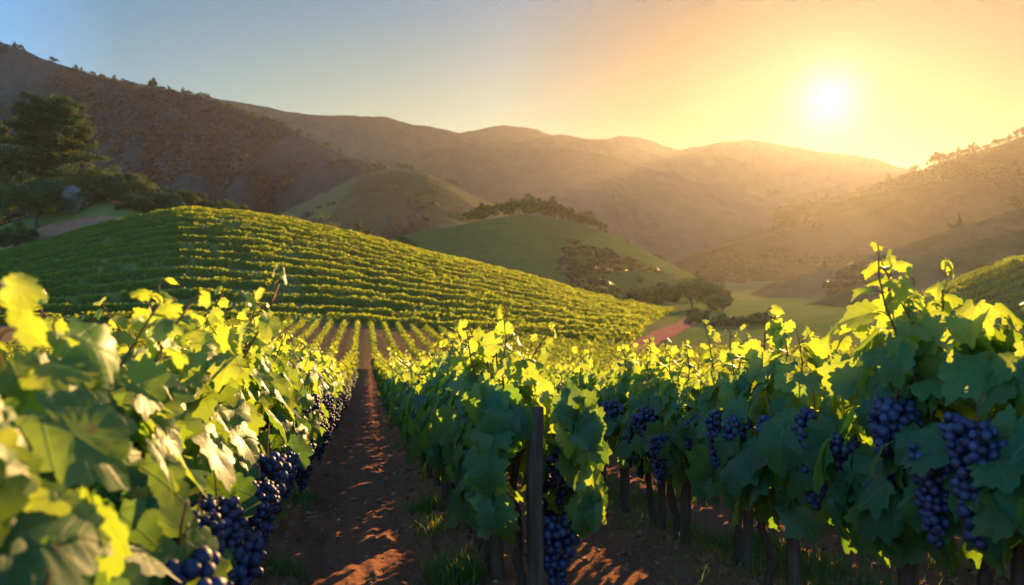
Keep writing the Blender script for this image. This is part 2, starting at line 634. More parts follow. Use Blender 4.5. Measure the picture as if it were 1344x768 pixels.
def G(x, y):
    x, y = np.broadcast_arrays(np.asarray(x, float), np.asarray(y, float))
    z = base(x, y)
    yy = np.maximum(y, 1.0)
    px = np.clip(CX + F * x / yy, -900, 1100)
    yc, yb, zc, zb = hill_frame(px)
    t = (y - yb) / (yc - yb)
    S = _S(np.clip(t, 0, 1))
    over = np.maximum(y - yc, 0)
    steep = 0.0020 + 0.012 * smooth(240, 420, px)
    drop = np.minimum(steep * over ** 2, 0.25 * over)
    amp = np.maximum(zc - zb, 0) * (1 - smooth(885, 975, px)) * smooth(60, 70, y)
    hh = zb + amp * S - drop
    z = np.where((t > 0) & (amp > 0.01), np.maximum(z + 0.0 * hh, hh), z)
    knoll = smooth(1, 16, y - yc) * (1 - smooth(60, 150, y - yc))
    z = z + 9.0 * knoll * (1 - smooth(120, 262, px))
    # a low vineyard rise on the right
    xc, yc2 = 72.0, 104.0
    d2 = ((x - xc) / 18) ** 2 + ((y - yc2) / 20) ** 2
    z = z + 9.2 * np.exp(-d2)
    return z


ROWS = [-0.75 + 1.52 * k for k in range(-16, 30)]
ROWS[16] = -0.75
V_END = 100.0
A_L, A_M = -0.75, 0.77


def row_mask(x, y):
    u, v = xy2uv(x, y)
    px = CX + F * x / np.maximum(y, 1)
    yc, yb, _, _ = hill_frame(np.clip(px, -900, 1100))
    m = smooth(-40, -38, v) * (1 - smooth(-1, 2, y - (yc - 2))) * (1 - smooth(880, 900, px) * smooth(78, 84, y))
    m = m * (1 - smooth(44, 50, u) * smooth(20, 40, v))
    return m, u, v


def ground_detail(x, y):
    m, u, v = row_mask(x, y)
    near = 1 - smooth(30, 60, np.hypot(x, y))
    k = (u + 0.75) / 1.52
    du = (k - np.round(k)) * 1.52                   # offset from the closest row
    wob = 0.06 * fbm(v * 0.8, np.round(k) * 7.0, 3, 3)
    berm = 0.085 * np.exp(-((du + wob) / 0.26) ** 2)
    rut = -0.025 * np.exp(-((np.abs(du) - 0.46) / 0.10) ** 2)
    cl = 0.035 * fbm(u * 5, v * 3.2, 11, 4) + 0.022 * fbm(u * 17, v * 17, 12, 3)
    fur = 0.010 * np.sin(u * 44 + 3 * fbm(u * 2, v * 1.5, 5, 2)) * (0.5 + fbm(u * 1.1, v * 0.9, 6, 2))
    side = 0.4 + 0.9 * np.exp(-((np.abs(du) - 0.36) / 0.22) ** 2)
    px = np.clip(CX + F * x / np.maximum(y, 1), -900, 1100)
    yb = hill_frame(px)[1]
    return (berm + rut + cl * side + fur) * m * near, m * (1 - 0.75 * smooth(-2, 6, y - yb)) * (1 - 0.45 * smooth(30, 60, v))


def Gd(x, y):
    return float(G(x, y) + ground_detail(np.array([x]), np.array([y]))[0][0])


az = np.concatenate([np.linspace(-180, -75, 36)[:-1], np.linspace(-75, -38, 50)[:-1], np.linspace(-38, 38, 860)[:-1],
                     np.linspace(38, 75, 50)[:-1], np.linspace(75, 180, 36)])
rad = np.concatenate([[0.02], np.geomspace(0.5, 60, 560), np.geomspace(60.6, 240, 190), np.geomspace(244, 2300, 90)])
A_, R_ = np.meshgrid(np.radians(az), rad, indexing='ij')
X_, Y_ = np.sin(A_) * R_, np.cos(A_) * R_
dt, ms = ground_detail(X_.ravel(), Y_.ravel())
Z_ = G(X_, Y_).ravel() + dt
far = smooth(200, 500, R_.ravel())
Z_ = Z_ + far * 3.0 * fbm(X_.ravel() / 90, Y_.ravel() / 90, 31, 4)
me = mesh('ground', np.stack([X_.ravel(), Y_.ravel(), Z_], 1), grid_faces(len(az), len(rad))[:, ::-1], M_GROUND, attrs={'soil': ms})
obj('ground', me, kind='structure', label='tilled red-brown vineyard soil running down into the grassy valley')

# ---- far ridges ---------------------------------------------------------------------------------------------
M_WOODED_HAZED = make_hill_material('haze_tinted_woods', (0.022, 0.058, 0.056), (0.038, 0.076, 0.070), (0.013, 0.036, 0.036), 60, 5.0)  # slope colour shifted to haze blue, standing in for haze on the mountains
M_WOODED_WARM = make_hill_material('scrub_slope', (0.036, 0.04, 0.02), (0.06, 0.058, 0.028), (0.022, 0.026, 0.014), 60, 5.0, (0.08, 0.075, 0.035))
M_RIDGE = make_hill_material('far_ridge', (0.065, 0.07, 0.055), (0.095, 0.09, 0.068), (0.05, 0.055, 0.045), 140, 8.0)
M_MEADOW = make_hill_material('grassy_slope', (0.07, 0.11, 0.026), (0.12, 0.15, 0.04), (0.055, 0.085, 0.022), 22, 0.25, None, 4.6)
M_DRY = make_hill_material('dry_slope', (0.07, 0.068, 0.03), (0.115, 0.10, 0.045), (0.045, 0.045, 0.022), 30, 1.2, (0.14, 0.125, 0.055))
RIDGES = {}


def ridge(name, pts, wf, wb, mat, amp, seed, label, gully=0.35, nseg=220, nt=70, power=1.1, crestn=0.6, sink=6.0):
    """a hill with real depth: its crest stands at its own distance, both flanks fall to the valley floor"""
    pts = np.asarray(pts, float)
    px = np.linspace(pts[0, 0], pts[-1, 0], nseg)
    step = (pts[-1, 0] - pts[0, 0]) / nseg
    k = max(2, int(12 / step))
    py = blur(np.interp(px, pts[:, 0], pts[:, 1]), k)
    D = blur(np.interp(px, pts[:, 0], pts[:, 2]), k)
    C = np.array([at(a, b, d) for a, b, d in zip(px, py, D)])
    dr = norm(C[:, :2])
    C[:, 2] += crestn * D / F * 3 * fbm(px / 14, px * 0, seed, 4)
    t = np.concatenate([-np.linspace(1, 0, nt) ** 1.25, np.linspace(0, 1, nt // 2)[1:] ** 1.3])
    gl = 1 + gully * fbm(px / 60, px * 0 + 3, seed + 1, 4)
    W = np.where(t[None] < 0, wf * gl[:, None], wb)
    XY = C[:, None, :2] + dr[:, None] * (t[None] * W)[..., None]
    s = np.abs(t)[None]
    s = (np.sqrt(s * s + 0.03 ** 2) - 0.03) / (math.sqrt(1 + 0.03 ** 2) - 0.03)
    zb = G(XY[..., 0], XY[..., 1]) - sink
    hgt = np.maximum(C[:, None, 2] - zb, 1.0)
    prof = (1 - s) ** power
    sp = fbm(XY[..., 0] / (wf * 0.35), XY[..., 1] / (wf * 0.35), seed + 5, 5)
    z = zb + hgt * prof * (1 + 0.0 * sp) + amp * sp * np.sin(math.pi * np.clip(s, 0, 1)) ** 0.8
    V = np.concatenate([XY, z[..., None]], -1).reshape(-1, 3)
    me = mesh(name, V, grid_faces(nseg, len(t))[:, ::-1], mat)
    o = obj(name, me, kind='structure', label=label)
    RIDGES[label] = (px, t, XY, z, C)
    return px, t, XY, z, C


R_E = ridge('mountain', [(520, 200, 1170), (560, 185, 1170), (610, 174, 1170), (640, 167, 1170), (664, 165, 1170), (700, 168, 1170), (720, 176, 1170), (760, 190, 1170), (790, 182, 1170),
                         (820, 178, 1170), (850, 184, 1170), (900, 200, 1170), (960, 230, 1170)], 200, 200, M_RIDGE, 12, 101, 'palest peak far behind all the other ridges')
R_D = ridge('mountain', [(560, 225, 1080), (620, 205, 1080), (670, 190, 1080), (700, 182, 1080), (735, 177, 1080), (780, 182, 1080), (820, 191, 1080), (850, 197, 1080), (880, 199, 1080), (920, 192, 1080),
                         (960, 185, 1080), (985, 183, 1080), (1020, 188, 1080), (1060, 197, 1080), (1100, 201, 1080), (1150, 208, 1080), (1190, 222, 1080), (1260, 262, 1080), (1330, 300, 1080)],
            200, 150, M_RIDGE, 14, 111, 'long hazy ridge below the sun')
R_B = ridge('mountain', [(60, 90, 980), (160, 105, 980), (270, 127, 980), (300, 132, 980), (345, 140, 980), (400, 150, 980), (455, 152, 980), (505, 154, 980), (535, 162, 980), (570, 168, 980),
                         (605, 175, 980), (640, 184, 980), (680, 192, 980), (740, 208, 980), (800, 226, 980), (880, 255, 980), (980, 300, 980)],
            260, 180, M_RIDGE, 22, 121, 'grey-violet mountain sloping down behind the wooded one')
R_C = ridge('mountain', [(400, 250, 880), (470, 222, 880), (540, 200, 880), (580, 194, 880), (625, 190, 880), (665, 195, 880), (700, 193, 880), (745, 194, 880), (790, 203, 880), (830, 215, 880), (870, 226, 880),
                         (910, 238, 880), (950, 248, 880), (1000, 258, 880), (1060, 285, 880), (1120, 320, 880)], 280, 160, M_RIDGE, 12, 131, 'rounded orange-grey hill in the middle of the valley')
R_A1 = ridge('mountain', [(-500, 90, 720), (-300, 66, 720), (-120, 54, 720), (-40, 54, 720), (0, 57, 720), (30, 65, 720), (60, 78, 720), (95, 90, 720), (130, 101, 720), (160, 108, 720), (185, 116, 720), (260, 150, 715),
                          (340, 190, 710), (430, 240, 705), (520, 300, 700)], 170, 160, M_WOODED_HAZED, 22, 141, 'tall wooded mountain cut off by the picture edge')
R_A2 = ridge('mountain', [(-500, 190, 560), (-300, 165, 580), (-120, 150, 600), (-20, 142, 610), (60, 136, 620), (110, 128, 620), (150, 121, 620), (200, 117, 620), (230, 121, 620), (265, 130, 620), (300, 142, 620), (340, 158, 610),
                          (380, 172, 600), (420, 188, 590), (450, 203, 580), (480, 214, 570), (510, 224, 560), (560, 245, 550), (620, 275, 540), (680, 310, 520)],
             300, 200, M_WOODED_HAZED, 20, 151, 'dark wooded mountain with trees along its crest', gully=0.4)
R_A3 = ridge('hill', [(330, 300, 430), (380, 275, 430), (430, 250, 430), (465, 232, 430), (500, 223, 430), (530, 221, 430), (560, 228, 430), (590, 242, 430), (620, 256, 430), (650, 270, 430), (700, 300, 430), (740, 325, 430)],
             190, 130, M_DRY, 3, 161, 'smooth rounded grassy shoulder under the wooded mountain', gully=0.2)
R_F3 = ridge('hill', [(800, 335, 930), (860, 312, 930), (910, 290, 930), (960, 278, 930), (1010, 266, 930), (1060, 254, 930), (1100, 243, 930), (1140, 231, 930), (1170, 226, 930), (1200, 224, 930), (1260, 218, 930), (1400, 200, 930)],
             250, 200, M_RIDGE, 8, 171, 'orange hazy slope behind the right-hand ridge')
R_F2 = ridge('hill', [(780, 350, 860), (830, 330, 860), (880, 310, 860), (930, 296, 860), (980, 284, 860), (1020, 272, 860), (1060, 265, 860), (1110, 255, 860), (1180, 240, 860), (1260, 225, 860), (1400, 190, 860)],
             240, 180, M_WOODED_WARM, 6, 176, 'bushy hazy spur running down to the misty valley')
R_F = ridge('hill', [(810, 372, 600), (850, 356, 600), (890, 340, 600), (930, 326, 600), (960, 315, 600), (1000, 303, 600), (1050, 287, 600), (1100, 267, 600), (1150, 244, 600), (1185, 231, 600), (1225, 217, 600), (1270, 204, 600), (1310, 191, 600),
                     (1344, 179, 600), (1420, 150, 600), (1600, 90, 600), (1800, 60, 600)], 230, 200, M_WOODED_WARM, 6, 181, 'long steep orange-brown ridge with small trees on its skyline')
R_I = ridge('hill', [(440, 345, 260), (490, 320, 262), (540, 306, 264), (590, 298, 266), (640, 288, 268), (690, 281, 270), (740, 289, 270), (790, 303, 270), (830, 320, 270), (860, 336, 268), (900, 356, 266), (930, 372, 264)],
            125, 80, M_MEADOW, 0.8, 191, 'green mown mound crowned by a line of trees', gully=0.12, crestn=0.25, power=1.0)
R_J = ridge('hill', [(660, 385, 205), (700, 372, 206), (740, 362, 207), (790, 355, 208), (840, 355, 208), (880, 362, 208), (930, 380, 208), (970, 395, 208)], 60, 40, M_MEADOW, 0.5, 201,
            'low pale green rise in front of the misty gap', gully=0.1, crestn=0.2, power=1.0)
R_G2 = ridge('hill', [(960, 400, 250), (1010, 372, 250), (1060, 358, 250), (1110, 345, 250), (1160, 330, 250), (1200, 317, 250), (1240, 303, 250), (1280, 291, 250), (1344, 272, 250), (1450, 240, 250), (1700, 200, 250)],
             75, 80, M_DRY, 3.0, 211, 'brown slope with a pale sunlit brow on the right', gully=0.25, crestn=0.4)
R_G1 = ridge('hill', [(1020, 412, 180), (1080, 392, 180), (1140, 364, 180), (1190, 344, 180), (1240, 328, 180), (1290, 314, 180), (1344, 302, 180), (1450, 280, 180), (1700, 250, 180)],
             45, 55, M_DRY, 1.6, 221, 'shadowed brown slope rising right above the vines', gully=0.2, crestn=0.3)


# ---- red dirt tracks ----------------------------------------------------------------------------------------
def on_ground(px, py, lo=20.0, hi=400.0):
    """where the line of sight of a picture point first meets the ground"""
    ys = np.linspace(lo, hi, 1600)
    p1 = at(px, py, 1.0)
    x = p1[0] * ys
    z = CAMZ + (p1[2] - CAMZ) * ys
    hit = np.nonzero(z <= G(x, ys))[0]
    i = hit[0] if len(hit) else len(ys) - 1
    return np.array([x[i], ys[i], G(x[i], ys[i])])


def track(pts, label, lift=0.10):
    """a strip between two edges, each edge given by ground points"""
    L = np.array([p[0] for p in pts])
    Rr = np.array([p[1] for p in pts])
    s = np.linspace(0, len(pts) - 1, 90)
    k = np.arange(len(pts))
    l = np.stack([np.interp(s, k, L[:, i]) for i in range(2)], 1)
    r = np.stack([np.interp(s, k, Rr[:, i]) for i in range(2)], 1)
    q = np.linspace(0, 1, 14)
    XY = l[:, None] * (1 - q)[None, :, None] + r[:, None] * q[None, :, None]
    XY = XY + 0.5 * fbm(XY[..., 0] / 3, XY[..., 1] / 3, 9, 3)[..., None] * np.abs(q * 2 - 1)[None, :, None]
    z = G(XY[..., 0], XY[..., 1]) + lift + 0.08 * fbm(XY[..., 0], XY[..., 1], 8, 3)
    V = np.concatenate([XY, z[..., None]], -1).reshape(-1, 3)
    obj('dirt_track', mesh('dirt_track', V, grid_faces(len(s), len(q)), M_TRACK), kind='structure', label=label)


def gp(px, D):
    a = at(px, 360, D)
    return np.array([a[0], D])


track([(gp(-120, 197.5), gp(-120, 186.5)), (gp(-40, 197.5), gp(-40, 187.5)), (gp(30, 198), gp(30, 189)), (gp(80, 199), gp(80, 190.5)), (gp(130, 199), gp(130, 192)), (gp(180, 198.5), gp(180, 193)), (gp(220, 198), gp(220, 193.8)), (gp(252, 197), gp(252, 194.5))],
      'red dirt track along the top of the vine hill')
track([(gp(812, 68), gp(845, 70)), (gp(832, 80), gp(872, 82)), (gp(856, 93), gp(893, 94)), (gp(880, 106), gp(908, 106)), (gp(896, 120), gp(914, 120)), (gp(903, 135), gp(916, 135))],
      'pink dirt track at the right foot of the vine hill')

# ---------------------------------------------------------------- haze
hm, ht, hout = material('valley_haze')
pv = N(ht, 'ShaderNodeVolumePrincipled')
pv.inputs['Color'].default_value = (0.93, 0.90, 0.88, 1)
pv.inputs['Density'].default_value = HAZE
pv.inputs['Anisotropy'].default_value = 0.69
ht.links.new(pv.outputs[0], hout.inputs['Volume'])
hv = np.array([[x, y, z] for z in (-40, 232) for y in (-2400, 2400) for x in (-2400, 2400)], float)
hf = np.array([[0, 2, 3, 1], [4, 5, 7, 6], [0, 1, 5, 4], [1, 3, 7, 5], [3, 2, 6, 7], [2, 0, 4, 6]])
obj('haze', mesh('haze', hv, hf, hm, shade=False), kind='stuff', label='golden morning haze lying in the valley')

# ---------------------------------------------------------------- vine building blocks
def leaf_template(npts, rings, rng, fold, droop, wave):
    """one grape leaf: rib fan from the stalk, five shallow lobes, toothed edge; stalk at the origin, tip along +y"""
    th = np.linspace(-math.pi, math.pi, npts, endpoint=False) + math.pi / npts
    c = np.array([0.0, 0.40])
    lob = np.zeros(npts)
    for a, L, wd in ((0, 0.66, 0.50), (1.02, 0.62, 0.46), (-1.02, 0.62, 0.46), (1.98, 0.56, 0.50), (-1.98, 0.56, 0.50), (2.62, 0.50, 0.36), (-2.62, 0.50, 0.36)):
        L = L * (1 + 0.06 * rng.normal())
        d = np.abs((th - a + math.pi) % (2 * math.pi) - math.pi)
        lob = np.maximum(lob, L * (0.74 + 0.26 * np.exp(-(d / wd) ** 2 * 2.2)))
    lob *= 1 - 0.55 * np.exp(-((np.abs(th) - math.pi) / 0.16) ** 2)
    if npts > 20:
        ph = rng.random()
        lob *= 1 + 0.105 * (1 - 2 * np.abs(((th * npts / (2 * math.pi) / 3 + ph) % 1) - 0.5) * 2) * (0.6 + 0.8 * rng.random(npts))
    V, uv = [[0, 0.40, 0]], [[0, 0.40]]
    fr = np.linspace(0, 1, rings + 1)[1:]
    for f in fr:
        x, y = lob * f * np.sin(th), c[1] + lob * f * np.cos(th)
        V += np.stack([x, y, 0 * x], 1).tolist()
    V = np.array(V)
    uv = V[:, :2].copy()
    x, y = V[:, 0], V[:, 1]
    r = np.hypot(x, y - 0.4)
    ang = np.arctan2(x, y - 0.4)
    V[:, 2] = fold * np.abs(x) - droop * (y - 0.2) ** 2 - droop * 0.8 * x * x + wave * np.sin(3 * ang + rng.random() * 6) * r ** 2 * 1.5 + 0.05 * rng.normal(size=len(V)) * r * (npts > 20) * 0.5
    T = [[0, 1 + j, 1 + (j + 1) % npts] for j in range(npts)]
    Q = []
    for k in range(rings - 1):
        o = 1 + k * npts
        Q += [[o + j, o + npts + j, o + npts + (j + 1) % npts, o + (j + 1) % npts] for j in range(npts)]
    T = np.array(T)[:, ::-1]
    Q = np.array(Q, int).reshape(-1, 4)[:, ::-1]
    return V, T, Q, uv


trng = np.random.default_rng(3)
LEAF = {
    'hi': [leaf_template(42, 3, trng, f, d, w_) for f, d, w_ in ((0.22, 0.30, 0.10), (0.10, 0.45, 0.14), (0.32, 0.22, 0.08), (-0.12, 0.5, 0.12), (0.16, 0.15, 0.18), (0.05, 0.62, 0.10), (0.26, 0.38, 0.16))],
    'mid': [leaf_template(16, 2, trng, f, d, w_) for f, d, w_ in ((0.22, 0.30, 0.10), (0.10, 0.45, 0.14), (-0.12, 0.45, 0.12), (0.26, 0.3, 0.16))],
    'low': [leaf_template(7, 1, trng, f, d, 0.1) for f, d in ((0.22, 0.30), (-0.10, 0.45), (0.15, 0.5))],
}


def add_leaves(mb, P, Nn, tip, size, tint, lod, rng):
    P, Nn = np.asarray(P), norm(np.asarray(Nn))
    tip = np.asarray(tip)
    tt = norm(tip - (tip * Nn).sum(1, keepdims=True) * Nn)
    bb = np.cross(tt, Nn)
    Rm = np.stack([bb, tt, Nn], -1)
    which = rng.integers(0, len(LEAF[lod]), len(P))
    for k, (V, T, Q, uv) in enumerate(LEAF[lod]):
        ix = np.nonzero(which == k)[0]
        if not len(ix):
            continue
        sx = size[ix, None, None] * np.array([1, 1, 1])[None, None] * (1 + 0.12 * rng.normal(size=(len(ix), 1, 3)))
        loc = V[None] * sx
        Wd = np.einsum('nij,nvj->nvi', Rm[ix], loc) + P[ix, None]
        nv = len(V)
        off = (np.arange(len(ix)) * nv)[:, None, None]
        mb.add(Wd.reshape(-1, 3), (T[None] + off).reshape(-1, 3), (Q[None] + off).reshape(-1, 4) if len(Q) else None,
               np.tile(uv, (len(ix), 1)), np.repeat(tint[ix], nv))


def cane_path(rng, base_, top, sway):
    k = np.linspace(0, 1, 9)[:, None]
    p = base_ * (1 - k) + top * k
    ph = rng.random(2) * 6
    p[:, 0] += sway * np.sin(k[:, 0] * 5 + ph[0]) * k[:, 0]
    p[:, 1] += sway * np.sin(k[:, 0] * 4 + ph[1]) * k[:, 0]
    return p


def vine_parts(seed, lod, n, zlo, zhi, wid, leaf, length=0.78, shoots=3, shoot_h=0.35, end_cap=0.0, face=0.0):
    """trunk, canes and foliage of one vine in its own frame: x across the row, y along it, z up"""
    rng = np.random.default_rng(seed)
    trunk, canes, fol = MB(), MB(), MB()
    k = np.linspace(0, 1, 12)
    kk = 7 if lod == 'hi' else 5
    hx = 0.05 * np.cumsum(rng.normal(size=12)) * 0.35
    hy = 0.05 * np.cumsum(rng.normal(size=12)) * 0.35
    tz = zlo + 0.16
    tr = np.stack([hx, hy + 0.10, k * (tz + 0.08) - 0.08], 1)
    rr = 0.030 * (1 - 0.35 * k) * (1 + 0.18 * rng.normal(size=12))
    rr[0] *= 1.5
    tube(trunk, tr, np.clip(rr, 0.014, 0.05), kk)
    for sgn in (-1, 1):
        e = np.array([0.03 * rng.normal(), sgn * length * 0.52 + 0.1, tz + 0.06])
        q = np.linspace(0, 1, 7)[:, None]
        arm = tr[-1] * (1 - q) + e * q
        arm[:, 2] += 0.035 * np.sin(q[:, 0] * 5)
        tube(trunk, arm, np.linspace(0.020, 0.011, 7), kk)
    P, Nn, tip, size, tint = [], [], [], [], []
    up = np.array([0, 0, 1.0])
    # the wall of leaves
    for i in range(n):
        h = rng.beta(1.15, 1.25)
        z = zlo + (zhi - zlo) * h
        y = rng.uniform(-0.5, 0.5) * length
        prof = wid * (0.62 + 0.55 * math.sin(math.pi * min(1, h * 0.85 + 0.22)) - 0.25 * h)
        s = 1 if rng.random() < 0.5 else -1
        r = prof * math.sqrt(rng.uniform(0.25, 1.0)) * (1 + 0.14 * rng.normal())
        nn = np.array([s * (0.9 + 0.2 * rng.normal()), 0.55 * rng.normal() - face, 0.30 + 0.35 * rng.normal() + 0.6 * h * h])
        if end_cap and rng.random() < 0.3:
            y = -length * 0.5 - end_cap * rng.uniform(0.2, 1.0)
            r *= 0.8
            z = rng.uniform(0.5 * (zlo + zhi) + 0.12, zhi)
            if rng.random() < 0.45:
                z = rng.uniform(zlo + 0.05, zhi - 0.2)
                r = rng.uniform(0.16, 0.26)
            nn = np.array([s * 0.5 + 0.3 * rng.normal(), -0.95, 0.3 + 0.3 * rng.normal()])
        P.append([s * r, y, z])
        Nn.append(nn)
        tip.append(np.array([0.35 * rng.normal() + s * 0.25, 0.45 * rng.normal(), -1.0 + 0.35 * rng.normal()]))
        size.append(leaf * rng.uniform(0.62, 1.12) * (1 - 0.3 * h * h))
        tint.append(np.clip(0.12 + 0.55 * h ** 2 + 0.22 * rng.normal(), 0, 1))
    # shoots that climb out of the wall, leaves alternating up each
    for j in range(shoots):
        y0 = rng.uniform(-0.45, 0.45) * length
        b0 = np.array([0.05 * rng.normal(), y0, zlo + 0.22])
        hh = zhi + shoot_h * rng.uniform(0.25, 1.0)
        tp = np.array([0.20 * rng.normal(), y0 + 0.12 * rng.normal(), hh])
        pth = cane_path(rng, b0, tp, 0.05)
        tube(canes, pth, np.linspace(0.0075, 0.0028, 9), 5)
        m_ = int(13 * (hh - zlo) / 0.9)
        for q in np.linspace(0.28, 1.0, m_):
            f = q * 8
            i0 = min(int(f), 7)
            c = pth[i0] * (1 - (f - i0)) + pth[i0 + 1] * (f - i0)
            a = rng.uniform(0, 2 * math.pi)
            out = np.array([math.cos(a), math.sin(a), 0.25 + 0.4 * q])
            pl = 0.07 * (1.25 - q) + 0.012
            pe = c + norm(out) * pl
            tube(canes, [c, (c + pe) / 2 + [0, 0, 0.008], pe], [0.003, 0.0024, 0.002], 4, capped=False)
            P.append(pe)
            Nn.append(np.array([0.5 * out[0], 0.5 * out[1], 0.55]) + 0.45 * rng.normal(size=3))
            tip.append(np.array([out[0], out[1], -0.55 + 0.75 * q ** 2]) + 0.25 * rng.normal(size=3))
            size.append(leaf * (1.0 - 0.72 * q ** 1.6) * rng.uniform(0.75, 1.1))
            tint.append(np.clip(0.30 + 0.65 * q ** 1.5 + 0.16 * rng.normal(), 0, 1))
    P, size, tint = np.array(P), np.array(size), np.array(tint)
    add_leaves(fol, P, np.array(Nn), np.array(tip), size, tint, lod, rng)
    return trunk, canes, fol


def cluster_mesh(seed, n, r, hgt, wd, sub, shoulder=True):
    rng = np.random.default_rng(seed)
    SV, ST = ico(sub)
    pts = []
    tries = 0
    while len(pts) < n and tries < 9000:
        tries += 1
        h = rng.random() ** 1.25
        R = wd * (1 - h) ** 0.62 * (0.75 + 0.5 * min(1, h * 6))
        a = rng.uniform(0, 2 * math.pi)
        q = R * math.sqrt(rng.uniform(0.35, 1))
        p = np.array([q * math.cos(a), q * math.sin(a), -h * hgt - r])
        if shoulder and rng.random() < 0.12:
            p = p * np.array([0.5, 0.5, 0.35]) + np.array([wd * 0.75, wd * 0.3, -0.01])
        if all(((p - o) ** 2).sum() > (1.48 * r) ** 2 for o in pts):
            pts.append(p)
    mb = MB()
    for p in pts:
        rr = r * rng.uniform(0.74, 1.12)
        mb.add(SV * rr * np.array([1, 1, rng.uniform(0.98, 1.1)]) + p, ST, tint=rng.random())
    return mb.build('grape_cluster', M_GRAPE)


CL_HI = [cluster_mesh(40 + i, n, 0.0215, h, w_, 3) for i, (n, h, w_) in enumerate(((85, 0.36, 0.085), (75, 0.34, 0.080), (110, 0.46, 0.090), (50, 0.26, 0.070)))]
CL_MID = [cluster_mesh(60 + i, n, 0.019, h, w_, 2) for i, (n, h, w_) in enumerate(((85, 0.32, 0.095), (65, 0.26, 0.085), (100, 0.36, 0.10)))]
CL_LOW = [cluster_mesh(70 + i, n, 0.024, h, w_, 1) for i, (n, h, w_) in enumerate(((34, 0.30, 0.085), (30, 0.26, 0.08)))]

_st = MB()
tube(_st, [[0, 0, -0.10], [0.004, 0, -0.02], [-0.006, 0.003, 0.05], [-0.03, 0.01, 0.11]], [0.005, 0.004, 0.0035, 0.003], 6)
STEM = _st.build('stem', M_CANE)
ORD = ('first second third fourth fifth sixth seventh eighth ninth tenth eleventh twelfth thirteenth fourteenth fifteenth sixteenth '
       'seventeenth eighteenth nineteenth twentieth').split()


def split(mbs, seed_name=''):
    return mbs


LOD_MID = []
for i in range(6):
    a, b, c = vine_parts(300 + i, 'mid', 150, 0.46, 1.04, 0.24, 0.165, shoots=3, shoot_h=0.26)
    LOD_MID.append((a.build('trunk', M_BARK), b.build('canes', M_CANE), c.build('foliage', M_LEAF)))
LOD_LOW = []
for i in range(5):
    a, b, c = vine_parts(330 + i, 'low', 160, 0.46, 1.04, 0.24, 0.155, shoots=2, shoot_h=0.20)
    me = c.build('foliage', M_LEAF_FAR)
    LOD_LOW.append((a.build('trunk', M_BARK), me))


def post_mesh(seed, h, r):
    rng = np.random.default_rng(seed)
    mb = MB()
    k = np.linspace(0, 1, 10)
    pts = np.stack([0.012 * fbm(k * 2, k * 0, seed, 2), 0.012 * fbm(k * 2, k * 0 + 5, seed, 2), k * (h + 0.12) - 0.12], 1)
    th = np.linspace(0, 2 * math.pi, 12, endpoint=False)
    rr = r * (1 + 0.05 * rng.normal(size=(10, 12)) * 0.6 + 0.10 * rng.normal(size=(1, 12)) * 0.5)
    V = pts[:, None] + np.stack([rr * np.cos(th), rr * np.sin(th), 0 * rr], -1)
    V[-1, :, 2] += 0.012 * np.sin(th + rng.random() * 6)
    i, j = np.meshgrid(np.arange(9), np.arange(12), indexing='ij')
    Q = np.stack([i * 12 + j, i * 12 + (j + 1) % 12, (i + 1) * 12 + (j + 1) % 12, (i + 1) * 12 + j], -1).reshape(-1, 4)
    V = np.vstack([V.reshape(-1, 3), pts[-1:] + [[0, 0, 0.004]]])
    T = np.array([[108 + j, 108 + (j + 1) % 12, 120] for j in range(12)])
    mb.add(V, T, Q)
    return mb.build('vine_post', M_POST)


POSTS = [post_mesh(500 + i, 1.06, r) for i, r in enumerate((0.040, 0.034, 0.037, 0.031))]
RZ = -RA
rz_row = math.atan2(-RD[0], RD[1])

